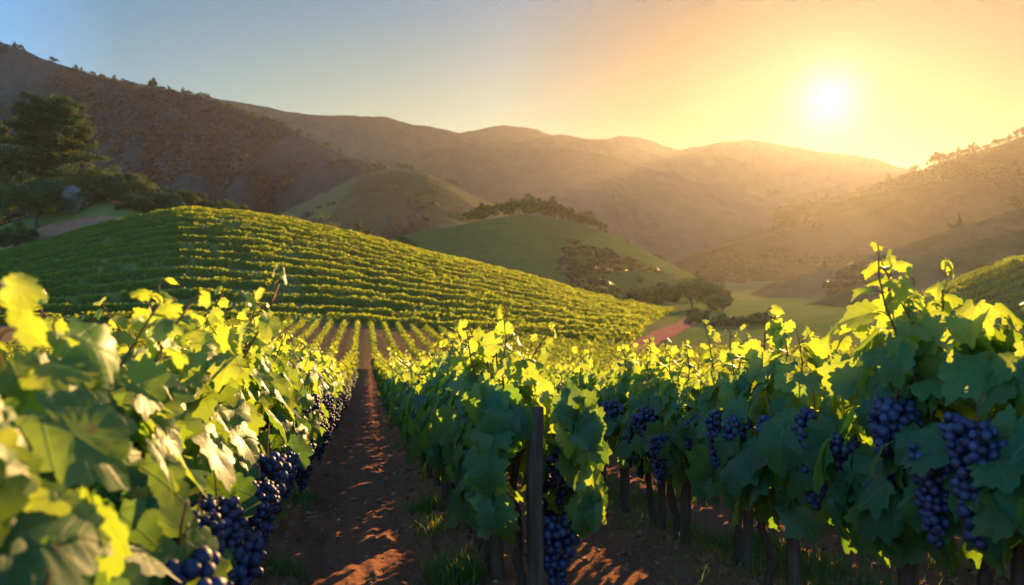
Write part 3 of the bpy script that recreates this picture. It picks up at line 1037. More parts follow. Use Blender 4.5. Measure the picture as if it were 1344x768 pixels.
# rows of single vines: u, first v, how many, name of the row, where the posts and the grapes show, side facing the path
ROWSPEC = [
    (A_L, 0.95, 70, 'row left of the path', 34, 1),
    (A_M, 3.92, 66, 'row right of the path', 30, 0),
    (2.29, 1.75, 66, 'second row right of the path', 34, -1),
    (3.81, 2.6, 45, 'third row right of the path', 10, -1),
    (5.33, 4.0, 31, 'fourth row right of the path', 0, -1),
    (-2.27, 18.0, 20, 'second row left of the path', 0, 1),
]
SPACE = 0.72
vrng = np.random.default_rng(21)
first_vine = {}
ROW_CLAIM = {}
for ri, (u0, v0, cnt, rname, nposts, side) in enumerate(ROWSPEC):
    ROW_CLAIM[round(u0, 2)] = (v0 - 0.4, v0 + cnt * SPACE - 0.36)
    for i in range(cnt):
        v = v0 + i * SPACE + (0.05 * vrng.normal() if i else 0)
        u = u0 + 0.03 * vrng.normal() * (i > 0)
        x, y = uv2xy(u, v)
        z = Gd(x, y)
        dist = math.hypot(x, y)
        hero = dist < 7.2 and ri < 3
        mid = not hero and dist < 17 and ri < 4
        far_word = i >= 20
        if far_word:
            lab = f'small leafy grapevine far along the {rname}'
        else:
            lab = f'green grapevine, {ORD[i]} from the camera in the {rname}'
        e = obj('grapevine', None, loc=(x, y, z), rz=rz_row, label=lab, category='grapevine', group=f'grapevines in the {rname}')
        flip = vrng.random() < 0.5
        ncl = 0
        if hero:
            close = dist < 4.6
            leaf = 0.215 if ri == 2 and close else (0.185 if ri < 2 and close else 0.165)
            n = 175 if leaf < 0.18 else 140
            zlo, zhi, sh, ns, cap = 0.45, 1.06, 0.28, 4, 0.0
            if ri == 1 and i == 0:
                n, zlo, zhi, sh, ns, cap, leaf = 190, 0.46, 1.06, 0.34, 4, 0.12, 0.18
            if ri == 0:
                zlo, zhi = 0.36 if dist < 3 else 0.40, 1.18 if dist < 4 else 1.12
                n, leaf = 165, 0.17 if dist < 3 else 0.16
                sh = 0.12 if dist < 3 else 0.26
                leaf = 0.20 if dist < 3 else 0.175
            if ri == 2:
                zlo = float(np.interp(v, [2, 3, 5.5, 8], [0.56, 0.50, 0.36, 0.40]))
                zhi = float(np.interp(v, [2, 3, 5.5, 8], [1.48, 1.34, 1.00, 0.96]))
            lift = min(0.04 * v, 0.26)
            zlo, zhi = zlo + lift, zhi + lift
            a, b, c = vine_parts(1000 + ri * 100 + i, 'hi', n, zlo, zhi, 0.25, leaf, shoots=ns, shoot_h=sh, end_cap=cap, face=0.5 if ri == 0 else 0.15)
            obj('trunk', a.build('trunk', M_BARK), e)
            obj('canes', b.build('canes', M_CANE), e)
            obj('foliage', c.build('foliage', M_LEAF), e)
            ncl, lib = (2 if ri == 1 else 3), CL_HI
        elif mid:
            tset = LOD_MID[vrng.integers(len(LOD_MID))]
            s = vrng.uniform(1.06, 1.22)
            lift = 0.14
            for nm, me in zip(('trunk', 'canes', 'foliage'), tset):
                o = obj(nm, me, e, rz=math.pi if flip else 0, scale=(1, 1, s))
            ncl, lib = 2, CL_MID
        else:
            tset = LOD_LOW[vrng.integers(len(LOD_LOW))]
            s = vrng.uniform(0.92, 1.08) * float(np.interp(v, [15, 40], [1.1, 0.86]))
            lift = 0.0
            if ri < 3 and dist < 34:
                obj('trunk', tset[0], e, rz=math.pi if flip else 0)
                obj('foliage', tset[1], e, rz=math.pi if flip else 0, scale=(1, 1, s))
                ncl, lib = 2, CL_LOW
            else:
                obj('foliage', tset[1], e, rz=math.pi if flip else 0, scale=(1, 1, s))
        for c in range(ncl):
            sd_ = side if side else (1 if vrng.random() < 0.35 else -1)
            me = lib[vrng.integers(len(lib))]
            yy = (c + 0.5) / ncl * 0.7 - 0.35 + 0.05 * vrng.normal()
            xx = sd_ * (0.13 + 0.08 * vrng.random())
            zz = vrng.uniform(0.50, 0.72)
            if ri == 2:
                zz = vrng.uniform(-0.10, 0.16) + float(np.interp(v, [2, 3, 5.5, 8], [0.92, 0.84, 0.64, 0.62]))
                xx = sd_ * vrng.uniform(0.20, 0.31)
            if ri == 0:
                xx = sd_ * vrng.uniform(0.22, 0.36)
            gc = obj('grape_cluster', me, e, loc=(xx, yy, zz + lift), rz=vrng.uniform(0, 6.28), scale=vrng.uniform(0.72, 1.12))
            if hero:
                obj('stem', STEM, gc)
        if ri == 1 and i == 0:
            obj('grape_cluster', CL_HI[1], e, loc=(0.10, -0.38, 0.60), scale=1.0)
        if i < nposts:
            pme = POSTS[0] if (ri == 1 and i == 0) else POSTS[vrng.integers(len(POSTS))]
            pu, pv_ = u - (0.02 if ri else -0.02), v - 0.11
            if ri == 1 and i == 0:
                pu, pv_ = A_M - 0.02, 3.46
            px_, py_ = uv2xy(pu, pv_)
            plab = (f'weathered wooden stake, {ORD[i]} from the camera in the {rname}' if i < 20 else f'small wooden stake far along the {rname}')
            obj('vine_post', pme, loc=(px_, py_, Gd(px_, py_)), rz=vrng.uniform(0, 6.28), scale=(1, 1, vrng.uniform(0.92, 1.0)), label=plab, category='post',
                group=f'stakes in the {rname}')

# ---- the rest of the valley vines: one mass
mb = MB()
brng = np.random.default_rng(77)
for u0 in ROWS:
    key = min(ROW_CLAIM, key=lambda q: abs(q - u0))
    c0, c1 = ROW_CLAIM[key] if abs(key - u0) < 0.3 else (0, 0)
    for v0 in np.arange(3.0, V_END + 6, 1.0):
        if c0 < v0 + 0.5 < c1:
            continue
        if c1 == 0 and u0 < -1 and v0 < 14:
            continue
        x, y = uv2xy(u0, v0 + 0.5)
        if y < 4:
            continue
        px = CX + F * x / y
        if px < -120 or px > 1460 or (y > 68 and px > 815 + (y - 68) * 1.2):
            continue
        yc, yb, _, _ = hill_frame(np.array([px]))
        if y > yb[0] - 1.0:
            continue
        d = math.hypot(x, y)
        n = int(np.clip(1500 / d, 26, 130))
        size = 0.15 + 0.0012 * d
        vv = v0 + brng.random(n)
        h = brng.beta(1.4, 1.1, n)
        bulge = 1 + 0.35 * np.sin(vv * 8.7 + u0)
        lat = brng.normal(size=n) * 0.13 * bulge * (1.2 - 0.5 * h)
        gx, gy = uv2xy(u0 + lat, vv)
        tall = float(np.interp(d, [15, 45], [1.0, 0.72])) + 0.15 * np.sin(vv * 8.7 + u0) + 0.10 * brng.normal(size=n)
        gz = G(gx, gy) + 0.28 + h * 0.80 * tall
        nn = np.stack([lat * 4, 0.4 * brng.normal(size=n), 0.35 + 0.5 * h + 0.3 * brng.normal(size=n)], 1)
        nn = np.stack([nn[:, 0] * RR[0] + nn[:, 1] * RD[0], nn[:, 0] * RR[1] + nn[:, 1] * RD[1], nn[:, 2]], 1)
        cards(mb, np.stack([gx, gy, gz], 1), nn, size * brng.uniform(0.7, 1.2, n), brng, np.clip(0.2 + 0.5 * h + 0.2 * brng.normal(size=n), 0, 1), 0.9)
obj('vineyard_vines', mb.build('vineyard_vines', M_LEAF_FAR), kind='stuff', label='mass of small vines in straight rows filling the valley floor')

# ---- hillside: each long row a thing
NR = 17
hrng = np.random.default_rng(91)


def hedge(path_xy, rng, dens, size, hgt, wdt):
    mb = MB()
    seg = np.hypot(*np.diff(path_xy, axis=0).T)
    s = np.concatenate([[0], np.cumsum(seg)])
    n = int(s[-1] * dens)
    q = rng.uniform(0, s[-1], n)
    x = np.interp(q, s, path_xy[:, 0])
    y = np.interp(q, s, path_xy[:, 1])
    dx, dy = np.interp(q, s, np.gradient(path_xy[:, 0], s)), np.interp(q, s, np.gradient(path_xy[:, 1], s))
    L = np.hypot(dx, dy)
    nx, ny = -dy / L, dx / L
    bul = 1 + 0.18 * fbm(q / 0.9, q * 0, int(rng.integers(999)), 2) * 2
    gap = vnoise(q / 2.3, q * 0 + 1, int(rng.integers(999)))
    h = rng.beta(1.5, 1.0, n)
    lat = rng.normal(size=n) * wdt * 0.42 * bul * (1.25 - 0.6 * h)
    # weak vines and a few missing ones
    live = rng.random(n) > 0.85 * smooth(0.74, 0.86, vnoise(q / 1.6, q * 0 + 7, int(rng.integers(999))))
    q, h, lat, x, y, nx, ny, bul, gap = (w_[live] for w_ in (q, h, lat, x, y, nx, ny, bul, gap))
    n = len(q)
    px, py = x + nx * lat, y + ny * lat
    z = G(px, py) + 0.12 + h * hgt * (0.8 + 0.35 * (bul - 0.7)) * (0.75 + 0.4 * gap)
    nn = np.stack([nx * lat * 3 + 0.35 * rng.normal(size=n), ny * lat * 3 + 0.35 * rng.normal(size=n), 0.3 + 0.5 * h + 0.3 * rng.normal(size=n)], 1)
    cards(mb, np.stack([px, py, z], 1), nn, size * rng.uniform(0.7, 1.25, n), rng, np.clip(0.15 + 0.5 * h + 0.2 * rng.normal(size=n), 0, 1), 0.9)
    return mb


for k in range(NR):  # each mesh is one row of vines, made of loose leaf blades
    tt = (k + 0.4) / NR * 0.965
    tt = tt ** 0.97
    end = 826 + 62 * tt
    px = np.linspace(-110, end, 260)
    if tt > 0.9:
        px = np.linspace(60 + 120 * (tt - 0.9) / 0.07, end, 260)
    yc, yb, _, _ = hill_frame(px)
    y = yb + (yc - yb) * (tt + 0.012 * fbm(px / 120, px * 0 + k, 5, 3))
    x = (px - CX) / F * y
    m_ = hedge(np.stack([x, y], 1), hrng, 120, 0.30, 1.3, 1.05)
    nth = ORD[k]
    obj('vine_row', m_.build('vine_row', M_LEAF_FAR), label=f'long green vine row crossing the hillside, {nth} one up from the foot of the hill', category='vine row',
        group='vine rows across the hillside')
for k in range(9):
    q = np.linspace(-17, 22, 90)
    y = 86 + k * 2.6 + 0.05 * q
    x = 72 + q
    m_ = hedge(np.stack([x, y], 1), hrng, 70, 0.26, 0.9, 0.85)
    obj('vine_row', m_.build('vine_row', M_LEAF_FAR), label=f'short vine row on the low rise at the right edge, {ORD[k]} one up', category='vine row', group='vine rows on the rise at the right')


# ---------------------------------------------------------------- trees and bushes
def crown(seed, dims, nclump, per, leaf, mat, name='crown', lo=-0.35, flat=1.0):
    rng = np.random.default_rng(seed)
    mb = MB()
    d = norm(rng.normal(size=(nclump, 3)))
    d[:, 2] = np.where(d[:, 2] < lo, -d[:, 2] * 0.6, d[:, 2])
    rr = rng.uniform(0.45, 1.0, nclump) ** 0.5
    wob = 1 + 0.22 * rng.normal(size=nclump)
    C = d * rr[:, None] * wob[:, None] * np.asarray(dims)
    cs = np.mean(dims) * rng.uniform(0.16, 0.34, nclump)
    for c, r in zip(C, cs):
        n = int(per * rng.uniform(0.7, 1.3))
        q = norm(rng.normal(size=(n, 3))) * (rng.random(n) ** 0.45)[:, None] * r * np.array([1.1, 1.1, 0.85 * flat])
        nn = q / r + 0.5 * rng.normal(size=(n, 3)) + np.array([0, 0, 0.35])
        cards(mb, c + q, nn, leaf * rng.uniform(0.6, 1.3, n), rng, np.clip(rng.uniform(0.1, 0.7) + 0.18 * rng.normal(size=n), 0, 1), 0.8)
    return mb


def trunk_mb(seed, h, r, spread, nb):
    rng = np.random.default_rng(seed)
    mb = MB()
    k = np.linspace(0, 1, 9)
    p = np.stack([0.06 * h * fbm(k * 2, k * 0, seed, 2), 0.06 * h * fbm(k * 2, k * 0 + 4, seed, 2), k * h], 1)
    tube(mb, p, r * (1 - 0.75 * k) * (1 + 0.5 * np.exp(-k * 12)), 8)
    for _ in range(nb):
        i = rng.integers(3, 8)
        a = rng.uniform(0, 6.28)
        e = p[i] + np.array([math.cos(a) * spread * rng.uniform(0.4, 0.9), math.sin(a) * spread * rng.uniform(0.4, 0.9), h * rng.uniform(0.1, 0.45)])
        q = np.linspace(0, 1, 5)[:, None]
        b = p[i] * (1 - q) + e * q
        b[:, 2] += 0.06 * h * np.sin(q[:, 0] * 3.1)
        tube(mb, b, r * 0.4 * np.linspace(1, 0.25, 5), 5)
    return mb


def big_tree(name, px, py_base, D, hgt, dims, label, seed, mat=None, nclump=60, per=90, leaf=0.4, category='tree', group=None, sink=0.3, ground=None, cz=0.62, tr=0.02):
    p = at(px, py_base, D)
    z = p[2] if ground == 'line' else G(p[0], D) - sink
    pr = dict(label=label, category=category)
    if group:
        pr['group'] = group
    e = obj(name, None, loc=(p[0], D, float(z)), **pr)
    obj('trunk', trunk_mb(seed, hgt * 0.8, hgt * tr, dims[0] * 0.8, 8).build('trunk', M_TRUNK), e)
    obj('crown', crown(seed + 1, dims, nclump, per, leaf, mat).build('crown', mat or M_TREE), e, loc=(0, 0, hgt * cz))
    return e


def pine(px, D, top_py, half_w, label, seed):
    """spreading conifer: limbs up a trunk, each carrying flat tufted sprays"""
    rng = np.random.default_rng(seed)
    x = at(px, 360, D)[0]
    z0 = float(G(x, D)) - 0.4
    H = at(px, top_py, D)[2] - z0
    e = obj('pine_tree', None, loc=(x, D, z0), label=label, category='pine tree')
    tb = MB()
    k = np.linspace(0, 1, 12)
    tp = np.stack([0.3 * fbm(k * 2, k * 0, seed, 2), 0.3 * fbm(k * 2, k * 0 + 2, seed, 2), k * H * 0.97], 1)
    tube(tb, tp, 0.42 * (1 - 0.85 * k) + 0.03, 9)
    cb = MB()
    for i in range(78):
        h = 0.05 + 0.94 * (i / 77) ** 0.85
        L = half_w * (1.02 - 0.72 * max(0, (h - 0.35) / 0.65) ** 1.3) * rng.uniform(0.55, 1.12)
        a = i * 2.4 + rng.normal() * 0.3
        b0 = np.array([np.interp(h, k, tp[:, 0]), np.interp(h, k, tp[:, 1]), h * H])
        q = np.linspace(0, 1, 6)
        limb = b0 + np.stack([np.cos(a) * L * q, np.sin(a) * L * q, H * 0.05 * q + 0.06 * H * q * q * rng.uniform(-0.6, 1.2)], 1)
        tube(tb, limb, 0.11 * (1 - 0.8 * q), 5)
        for f in np.linspace(0.30, 1.0, 7):
            c = np.array([np.interp(f, q, limb[:, j]) for j in range(3)])
            c = c + rng.normal(size=3) * np.array([0.5, 0.5, 0.22])
            r = rng.uniform(0.65, 1.25) * (half_w / 9)
            n = 120
            o = norm(rng.normal(size=(n, 3))) * (rng.random(n) ** 0.5)[:, None] * r * np.array([1.35, 1.35, 0.55])
            nn = o / r + 0.6 * rng.normal(size=(n, 3)) + np.array([0, 0, 0.5])
            cards(cb, c + o, nn, 0.72 * rng.uniform(0.6, 1.3, n), rng, np.clip(rng.uniform(0.05, 0.6) + 0.15 * rng.normal(size=n), 0, 1), 0.55)
    obj('trunk', tb.build('trunk', M_TRUNK), e)
    obj('crown', cb.build('crown', M_TREE), e)


pine(72, 222, 138, 17.0, 'tall dark spreading pine above the bushes at the hill top', 601)
pine(-14, 228, 160, 11.5, 'dark pine cut off by the picture edge beside the taller one', 602)


def bush(px, D, w_px, h_px, label, seed, mat=None, leaf=0.3, nclump=26, per=150, base_py=None, name='bush', category='bush', group=None):
    x = at(px, 360, D)[0]
    z0 = float(G(x, D)) - 0.25 if base_py is None else float(at(px, base_py, D)[2])
    W, H = w_px / F * D / 2, h_px / F * D
    if base_py is not None:
        g = float(G(x, D)) - 0.3
        H = z0 + H - min(g, z0)
        z0 = min(g, z0)
    pr = dict(label=label, category=category)
    if group:
        pr['group'] = group
    e = obj(name, None, loc=(x, D, z0), **pr)
    obj('trunk', trunk_mb(seed, H * 0.55, H * 0.035, W * 0.7, 6).build('trunk', M_TRUNK), e)
    obj('crown', crown(seed + 1, (W * 0.95, W * 0.85, H * 0.50), int(nclump * 1.4), int(per * 1.5), leaf * 1.25, mat).build('crown', mat or M_BUSH), e, loc=(0, 0, H * 0.41))


bush(48, 198, 96, 78, 'broad grey-green bush under the pine, left of the rock', 611, nclump=40)
bush(22, 190, 56, 42, 'low dense bush below the broad one at the picture edge', 612)
bush(128, 210, 76, 52, 'round bush directly right of the rock', 613)
bush(172, 210, 62, 50, 'sunlit olive bush in the middle of the hilltop thicket', 614)
bush(205, 208, 60, 38, 'low sunlit shrub before the dark hilltop oaks', 615)
bush(244, 212, 54, 48, 'taller leafy tree standing between the low shrub and the dark oaks', 616, M_TREE)
bush(272, 216, 36, 44, 'narrow dark oak on the hilltop', 617, M_TREE)
bush(300, 212, 62, 44, 'wide flat-topped dark oak at the end of the hilltop thicket', 618, M_TREE)
bush(340, 208, 26, 26, 'small lone olive bush past the dark oaks', 619)
bush(282, 204, 28, 22, 'low dry shrub at the foot of the dark oaks', 620)
bush(232, 204, 40, 24, 'flat dry shrub beside the end of the dirt track', 621)
bush(-40, 202, 110, 85, 'grey-green bush mass mostly beyond the picture edge', 622)

for i, (px, D, wp, hp) in enumerate(((120, 203, 44, 26), (150, 204, 40, 24), (178, 203, 38, 22), (200, 202, 40, 20), (62, 206, 60, 34), (100, 212, 60, 40), (150, 214, 70, 52), (222, 204, 40, 26))):
    bush(px, D, wp, hp, f'green shrub in the thicket above the red dirt track, {ORD[i]} of those crowding it', 640 + 3 * i, [M_BUSH, M_TREE][i % 2], nclump=22)

# the rock
rk = np.random.default_rng(5)
V, T = ico(5)
nz = fbm(V[:, 0] * 1.6 + V[:, 2], V[:, 1] * 1.6 - V[:, 2], 71, 5)
fac = np.ones(len(V))
for _ in range(16):
    d = norm(rk.normal(size=3))
    cut = rk.uniform(0.72, 0.95)
    pr_ = V @ d
    fac = np.minimum(fac, np.where(pr_ > 0.05, cut / np.maximum(pr_, 0.05), 9))
V = V * np.minimum(fac, 1.0)[:, None] * (1 + 0.07 * nz)[:, None] * np.array([5.0, 4.2, 4.4])
p = at(94, 290, 203)
obj('boulder', mesh('boulder', V, T, M_ROCK, shade=False), loc=(p[0], 203, float(G(p[0], 203)) + 2.0), label='big pale weathered boulder among the hilltop bushes', category='boulder')

# trees in the valley
TREES = [
    # px, base py, D, width px, height px, label, material
    (908, 404, 160, 84, 42, 'widest dark tree clump between the pink track and the valley mist', M_TREE),
    (868, 402, 160, 44, 36, 'rounded dark tree adjoining the widest clump on its left', M_TREE),
    (832, 402, 158, 44, 26, 'lighter olive tree at the end of the vine hill', M_BUSH),
    (948, 412, 150, 40, 26, 'low dark shrub trailing off the widest clump', M_BUSH),
    (775, 388, 178, 44, 18, 'flat olive shrub row behind the vine hill crest', M_BUSH),
    (800, 394, 172, 36, 18, 'small olive bush between the flat shrub and the lighter tree', M_BUSH),
    (697, 374, 190, 26, 13, 'tiny round bush peeking over the vine hill', M_BUSH),
    (524, 328, 205, 46, 26, 'rounded dark bush at the foot of the green mound', M_TREE),
    (478, 314, 208, 30, 18, 'dark shrub beyond the vine hill crest', M_TREE),
    (455, 312, 208, 14, 15, 'small narrow bush beside the dark shrub beyond the crest', M_TREE),
    (415, 306, 230, 50, 30, 'hazy round tree in the dip behind the vine hill', M_BUSH),
    (385, 300, 236, 46, 30, 'hazy tree under the wooded mountain foot', M_BUSH),
    (445, 310, 240, 40, 22, 'hazy low tree right of the round one in the dip', M_BUSH),
]
for i, (px, py, D, wp, hp, lab, mt) in enumerate(TREES):
    bush(px, D, wp * 1.1, hp * 1.1, lab, 700 + 3 * i, mt, leaf=0.34, nclump=24, per=110, base_py=py, name='tree', category='tree')
for i, (px, D, wp, hp) in enumerate(((925, 112, 40, 16), (950, 105, 46, 18), (985, 108, 50, 16), (915, 128, 30, 14), (1005, 118, 40, 13))):
    bush(px, D, wp, hp, f'scrubby bush beside the pink dirt track, {ORD[i]} one from it', 760 + 3 * i, M_BUSH, leaf=0.26, nclump=18, per=90)

# skyline trees: a few kinds, copied
KIND = []
for i in range(5):
    dims = ((1, 1, 0.8), (0.75, 0.75, 1.0), (1.15, 1.0, 0.6), (0.5, 0.5, 1.2), (0.9, 0.9, 0.9))[i]
    c = crown(801 + 7 * i, dims, 22, 95, 0.24, M_TREE).build('crown', M_TREE)
    t_ = trunk_mb(803 + 7 * i, 1.3, 0.07, 0.6, 4).build('trunk', M_TRUNK)
    KIND.append((t_, c))
srng = np.random.default_rng(55)


def small_tree(x, y, z, size, kind, label, group, category='tree'):
    e = obj('tree', None, loc=(x, y, z), rz=srng.uniform(0, 6.28), scale=size, label=label, category=category, group=group)
    obj('trunk', KIND[kind][0], e)
    obj('crown', KIND[kind][1], e, loc=(0, 0, 1.1))


def crest_trees(R, spots, label, group, hpx):
    px, t, XY, z, C = R
    for i, (p_, h) in enumerate(spots):
        c = [np.interp(p_, px, C[:, j]) for j in range(3)]
        s = (1.55 if R is R_I else 1.25) * h / F * c[1] / 2.3
        small_tree(c[0], c[1], c[2] - 0.30 * s, s, int(srng.integers(5)), label, group)


crest_trees(R_A2, [(156, 9), (163, 7), (172, 10), (200, 14), (213, 8), (222, 7), (240, 8), (247, 9), (262, 8), (270, 9), (284, 7), (300, 8), (310, 7), (332, 9), (347, 10), (356, 9), (368, 10), (392, 9), (405, 7), (430, 8), (446, 7)],
            'small dark tree on the crest of the dark wooded mountain', 'trees on the crest of the wooded mountain', 9)
crest_trees(R_A1, [(20, 7), (27, 6), (68, 6), (72, 7), (99, 6), (107, 5), (122, 6), (133, 7), (150, 7)], 'tiny tree on the crest of the tallest mountain', 'trees on the tallest mountain', 7)
crest_trees(R_A3, [(525, 8), (533, 8), (541, 7), (593, 9), (598, 8)], 'small tree on the rounded grassy shoulder', 'trees on the grassy shoulder', 8)
crest_trees(R_F, [(1226, 16), (1234, 14), (1243, 10), (1250, 11), (1258, 12), (1268, 12), (1276, 13), (1284, 9), (1296, 9), (1306, 10), (1316, 10), (1324, 9), (1334, 11), (1344, 12), (1166, 10), (1196, 8), (1202, 9), (1130, 9), (1110, 8)],
            'small tree on the skyline of the steep right ridge', 'trees on the skyline of the right ridge', 12)
crest_trees(R_I, [(622, 17), (629, 16), (636, 18), (646, 14), (662, 20), (669, 17), (682, 22), (690, 20), (700, 18), (706, 17), (712, 18), (722, 20), (727, 18), (735, 16), (748, 15), (755, 14), (764, 14), (771, 17), (780, 12), (790, 10)],
            'dark tree in the line along the top of the green mound', 'trees along the top of the mound', 18)
crest_trees(R_F2, [(930, 9), (955, 9), (985, 8), (1010, 9), (1040, 9), (1070, 9), (1085, 8)], 'hazy tree on the crest of the bushy spur', 'trees on the bushy spur', 9)

# broken stump with a bush beside it on the right-hand slope
px, t, XY, z, C = R_G2
for nm in ('stump',):
    c = [np.interp(1258, px, C[:, j]) for j in range(3)]
    e = MB()
    rg = np.random.default_rng(9)
    s = c[1] / F
    for dx, h, r in ((0, 22, 3.8), (3, 14, 2.6), (-3, 10, 2.4), (5.5, 8, 2.2)):
        k = np.linspace(0, 1, 6)
        tube(e, np.stack([c[0] + (dx + 0.8 * np.sin(k * 3)) * s, c[1] + 0 * k, c[2] - 2 * s + k * h * s], 1), r * s * (1 - 0.85 * k) + 0.02, 7)
    obj('dead_stump', e.build('dead_stump', make_wood('dark_wood', (0.02, 0.016, 0.012), (0.05, 0.038, 0.028), (0.015, 0.012, 0.01), 3, 1, 0.05)), label='pointed broken dead tree stump on the brown slope at right', category='tree stump')  # stump wood darker than the tree bark
    c2 = [np.interp(1247, px, C[:, j]) for j in range(3)]
    small_tree(c2[0], c2[1], c2[2] - 0.3, 8 / F * c2[1] / 1.6, 0, 'small round bush next to the pointed dead stump', 'bush by the dead stump', 'bush')


# woodland that reads as one mass on the far slopes
def woodland(name, R, label, n, size, tlo, thi, pxr, per=26, seed=1, thr=-2.0, nsc=40.0, mat=None):
    px, t, XY, z, C = R
    rng = np.random.default_rng(seed)
    mb = MB()
    i = rng.integers(0, len(px), n * 3)
    ok = (px[i] > pxr[0]) & (px[i] < pxr[1])
    i = i[ok][:n]
    tv = rng.uniform(tlo, thi, len(i))
    j = np.clip(np.searchsorted(t, tv), 0, len(t) - 2)
    f = rng.random(len(i))[:, None]
    P = np.concatenate([XY[i, j] * (1 - f) + XY[i, j + 1] * f, (z[i, j][:, None] * (1 - f) + z[i, j + 1][:, None] * f)], 1)
    P[:, :2] += rng.normal(size=(len(i), 2)) * 0.3
    keep = fbm(P[:, 0] / nsc, P[:, 1] / nsc, seed, 3) > thr
    P = P[keep]
    if size < 9:
        for p in P:
            r_ = size * min(0.4 + 0.35 * rng.exponential(), 1.7)
            o = norm(rng.normal(size=(per, 3))) * (rng.random(per) ** 0.4)[:, None]
            o[:, 2] = np.abs(o[:, 2])
            cards(mb, p + o * r_ * np.array([1, 1, 0.65]) - [0, 0, 0.15 * r_], o + 0.2 * rng.normal(size=o.shape) + np.array([0, 0, 0.7]), r_ * 0.62, rng, np.clip(rng.uniform(0.1, 0.5) + 0.1 * rng.normal(size=len(o)), 0, 1), 0.9)
    if mb.n:
        obj(name, mb.build(name, mat or M_FAR_HAZED), kind='stuff', label=label)


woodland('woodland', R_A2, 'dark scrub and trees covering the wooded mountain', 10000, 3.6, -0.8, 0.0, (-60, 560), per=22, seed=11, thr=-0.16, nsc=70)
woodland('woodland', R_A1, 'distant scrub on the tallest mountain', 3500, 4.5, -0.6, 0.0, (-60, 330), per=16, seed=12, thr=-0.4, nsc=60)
woodland('woodland', R_A3, 'scattered scrub on the grassy shoulder', 420, 2.6, -0.95, -0.2, (330, 640), per=22, seed=13, thr=0.1, nsc=30, mat=M_FAR_WARM)
woodland('woodland', R_F, 'bushy woodland down the steep right ridge', 9000, 2.8, -0.9, 0.0, (850, 1420), per=24, seed=14, thr=-0.02, nsc=48, mat=M_FAR_WARM)
woodland('woodland', R_F2, 'hazy woodland on the bushy spur', 3000, 3.4, -0.7, 0.0, (830, 1300), per=18, seed=15, thr=-0.05, nsc=60, mat=M_FAR_WARM)
woodland('woodland', R_I, 'dark thicket low on the right flank of the green mound', 600, 1.9, -0.95, -0.3, (735, 900), per=26, seed=16, mat=M_FAR_WARM)
woodland('woodland', R_I, 'dark woodland behind the line of trees on the mound', 500, 2.3, 0.02, 0.4, (700, 880), per=24, seed=17, mat=M_FAR_WARM)
woodland('woodland', R_G2, 'bushy strip on the brown right-hand slope', 600, 1.9, -0.75, -0.15, (1085, 1230), per=26, seed=18, thr=-0.1, nsc=20, mat=M_FAR_WARM)
woodland('woodland', R_J, 'hedge at the foot of the low pale rise', 130, 1.3, -1.0, -0.75, (690, 840), per=26, seed=19, mat=M_FAR_WARM)

# ---------------------------------------------------------------- grass and clods on the vineyard floor
grng = np.random.default_rng(31)
mb = MB()


def tufts(u0, u1, v0, v1, n, h, blades, spread):
    for _ in range(n):
        u, v = grng.uniform(u0, u1), grng.uniform(v0, v1)
        if fbm(np.array([u * 1.3]), np.array([v * 0.9]), 41, 2)[0] < -0.15 and n > 20:
            continue
        x, y = uv2xy(u, v)
        q = grng.normal(size=(blades, 2)) * spread
        bx, by = x + q[:, 0], y + q[:, 1]
        bz = G(bx, by) + ground_detail(bx, by)[0] - 0.01
        hh = h * grng.uniform(0.45, 1.2, blades)
        a = grng.uniform(0, 6.28, blades)
        ln = grng.uniform(0.25, 1.1, blades) * hh
        wv = 0.0035 + 0.002 * grng.random(blades)
        dx, dy = np.cos(a), np.sin(a)
        b0 = np.stack([bx, by, bz], 1)
        sd_ = np.stack([-dy, dx, 0 * dx], 1) * wv[:, None]
        m1 = b0 + np.stack([dx * ln * 0.35, dy * ln * 0.35, hh * 0.6], 1)
        tp = b0 + np.stack([dx * ln, dy * ln, hh], 1)
        V = np.stack([b0 - sd_, b0 + sd_, m1 + sd_ * 0.8, m1 - sd_ * 0.8, tp], 1)
        k = np.arange(blades)[:, None] * 5
        mb.add(V.reshape(-1, 3), k + np.array([3, 2, 4]), k + np.array([0, 1, 2, 3]), tint=np.repeat(np.clip(grng.uniform(0.1, 0.7) + 0.2 * grng.normal(size=blades), 0, 1), 5))


tufts(2.0, 3.0, 3.2, 16, 260, 0.085, 26, 0.10)
tufts(2.5, 3.3, 3.0, 8, 120, 0.12, 30, 0.10)
tufts(0.42, 0.62, 4.6, 4.9, 9, 0.17, 60, 0.06)
tufts(0.45, 0.65, 7.0, 7.5, 6, 0.15, 50, 0.07)
tufts(0.45, 0.65, 6.0, 6.2, 3, 0.13, 50, 0.06)
tufts(-0.62, -0.45, 4.9, 5.3, 4, 0.10, 45, 0.06)
tufts(-0.66, -0.5, 7.2, 7.8, 4, 0.10, 45, 0.06)
tufts(0.4, 1.0, 3.5, 30, 60, 0.11, 26, 0.05)
tufts(-0.95, -0.4, 3.0, 30, 50, 0.09, 22, 0.05)
tufts(3.5, 4.2, 4, 16, 90, 0.12, 26, 0.06)
obj('grass', mb.build('grass', M_GRASS), kind='stuff', label='thin green grass tufts at the feet of the vines')

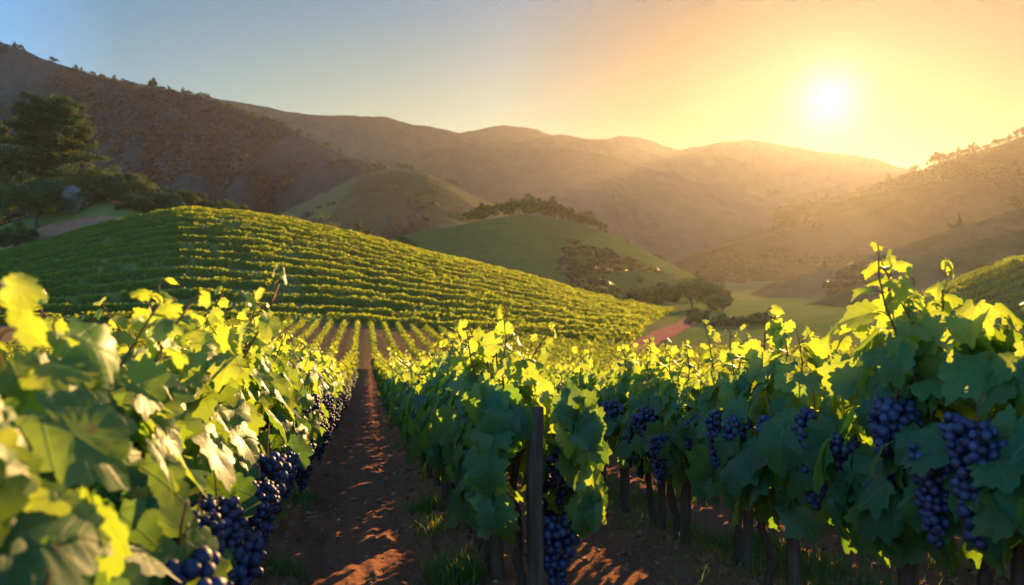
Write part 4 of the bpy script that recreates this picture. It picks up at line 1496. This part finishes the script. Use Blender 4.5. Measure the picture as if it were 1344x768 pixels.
m, t, out = material('dry_leaf')
dl = mixcol(t, attr(t, 'tint'), (0.16, 0.085, 0.04), (0.33, 0.22, 0.11))
t.links.new(pbsdf(t, dl, 0.8, 0.1).outputs[0], out.inputs['Surface'])
mb = MB()
n = 1500
u = np.where(grng.random(n) < 0.75, np.round(grng.uniform(-1, 3, n)) * 1.52 + 0.77 + grng.normal(size=n) * 0.30, grng.uniform(-1.3, 4.5, n))
v = 2.2 + 16 * grng.random(n) ** 1.5
x, y = uv2xy(u, v)
z = G(x, y) + ground_detail(x, y)[0] + 0.012
nn = np.stack([0.5 * grng.normal(size=n), 0.5 * grng.normal(size=n), 0 * x + 1], 1)
cards(mb, np.stack([x, y, z], 1), nn, 0.025 + 0.06 * grng.random(n) ** 2, grng, grng.random(n), 0.8)
for _ in range(260):
    u_, v_ = np.round(grng.uniform(-1, 3)) * 1.52 + 0.77 + grng.normal() * 0.3, 2.4 + 12 * grng.random() ** 1.5
    a_ = grng.uniform(0, 6.28)
    k = np.linspace(-0.5, 0.5, 4) * grng.uniform(0.08, 0.26)
    uu, vv = u_ + k * math.cos(a_) + 0.01 * grng.normal(size=4), v_ + k * math.sin(a_)
    x, y = uv2xy(uu, vv)
    tube(mb, np.stack([x, y, G(x, y) + ground_detail(x, y)[0] + 0.01], 1), 0.003, 4, tint=0.4)
obj('vine_litter', mb.build('vine_litter', m), kind='stuff', label='dry fallen leaves and prunings lying under the vines')

m, t, out = material('soil_clod')
c, h = soil_group(t, position(t))
t.links.new(pbsdf(t, c, 0.95, 0.15, bump(t, h, 0.8, 0.02)).outputs[0], out.inputs['Surface'])
mb = MB()
CV, CT = ico(1)
n = 9000
u = np.where(grng.random(n) < 0.62, np.round(grng.uniform(-1, 3, n)) * 1.52 + 0.77 + grng.normal(size=n) * 0.26, grng.uniform(-1.3, 4.5, n))
v = 2.2 + 20 * grng.random(n) ** 1.7
x, y = uv2xy(u, v)
z = G(x, y) + ground_detail(x, y)[0]
s = 0.008 + 0.022 * grng.random(n) ** 3.5
V = CV[None] * (1 + 0.28 * grng.normal(size=(n, len(CV), 1))) * s[:, None, None] * np.array([1.2, 1.2, 0.75]) + np.stack([x, y, z + s * 0.2], 1)[:, None]
mb.add(V.reshape(-1, 3), (CT[None] + (np.arange(n) * len(CV))[:, None, None]).reshape(-1, 3))
obj('soil_clods', mb.build('soil_clods', m, False), kind='stuff', label='loose red soil clods strewn over the path')
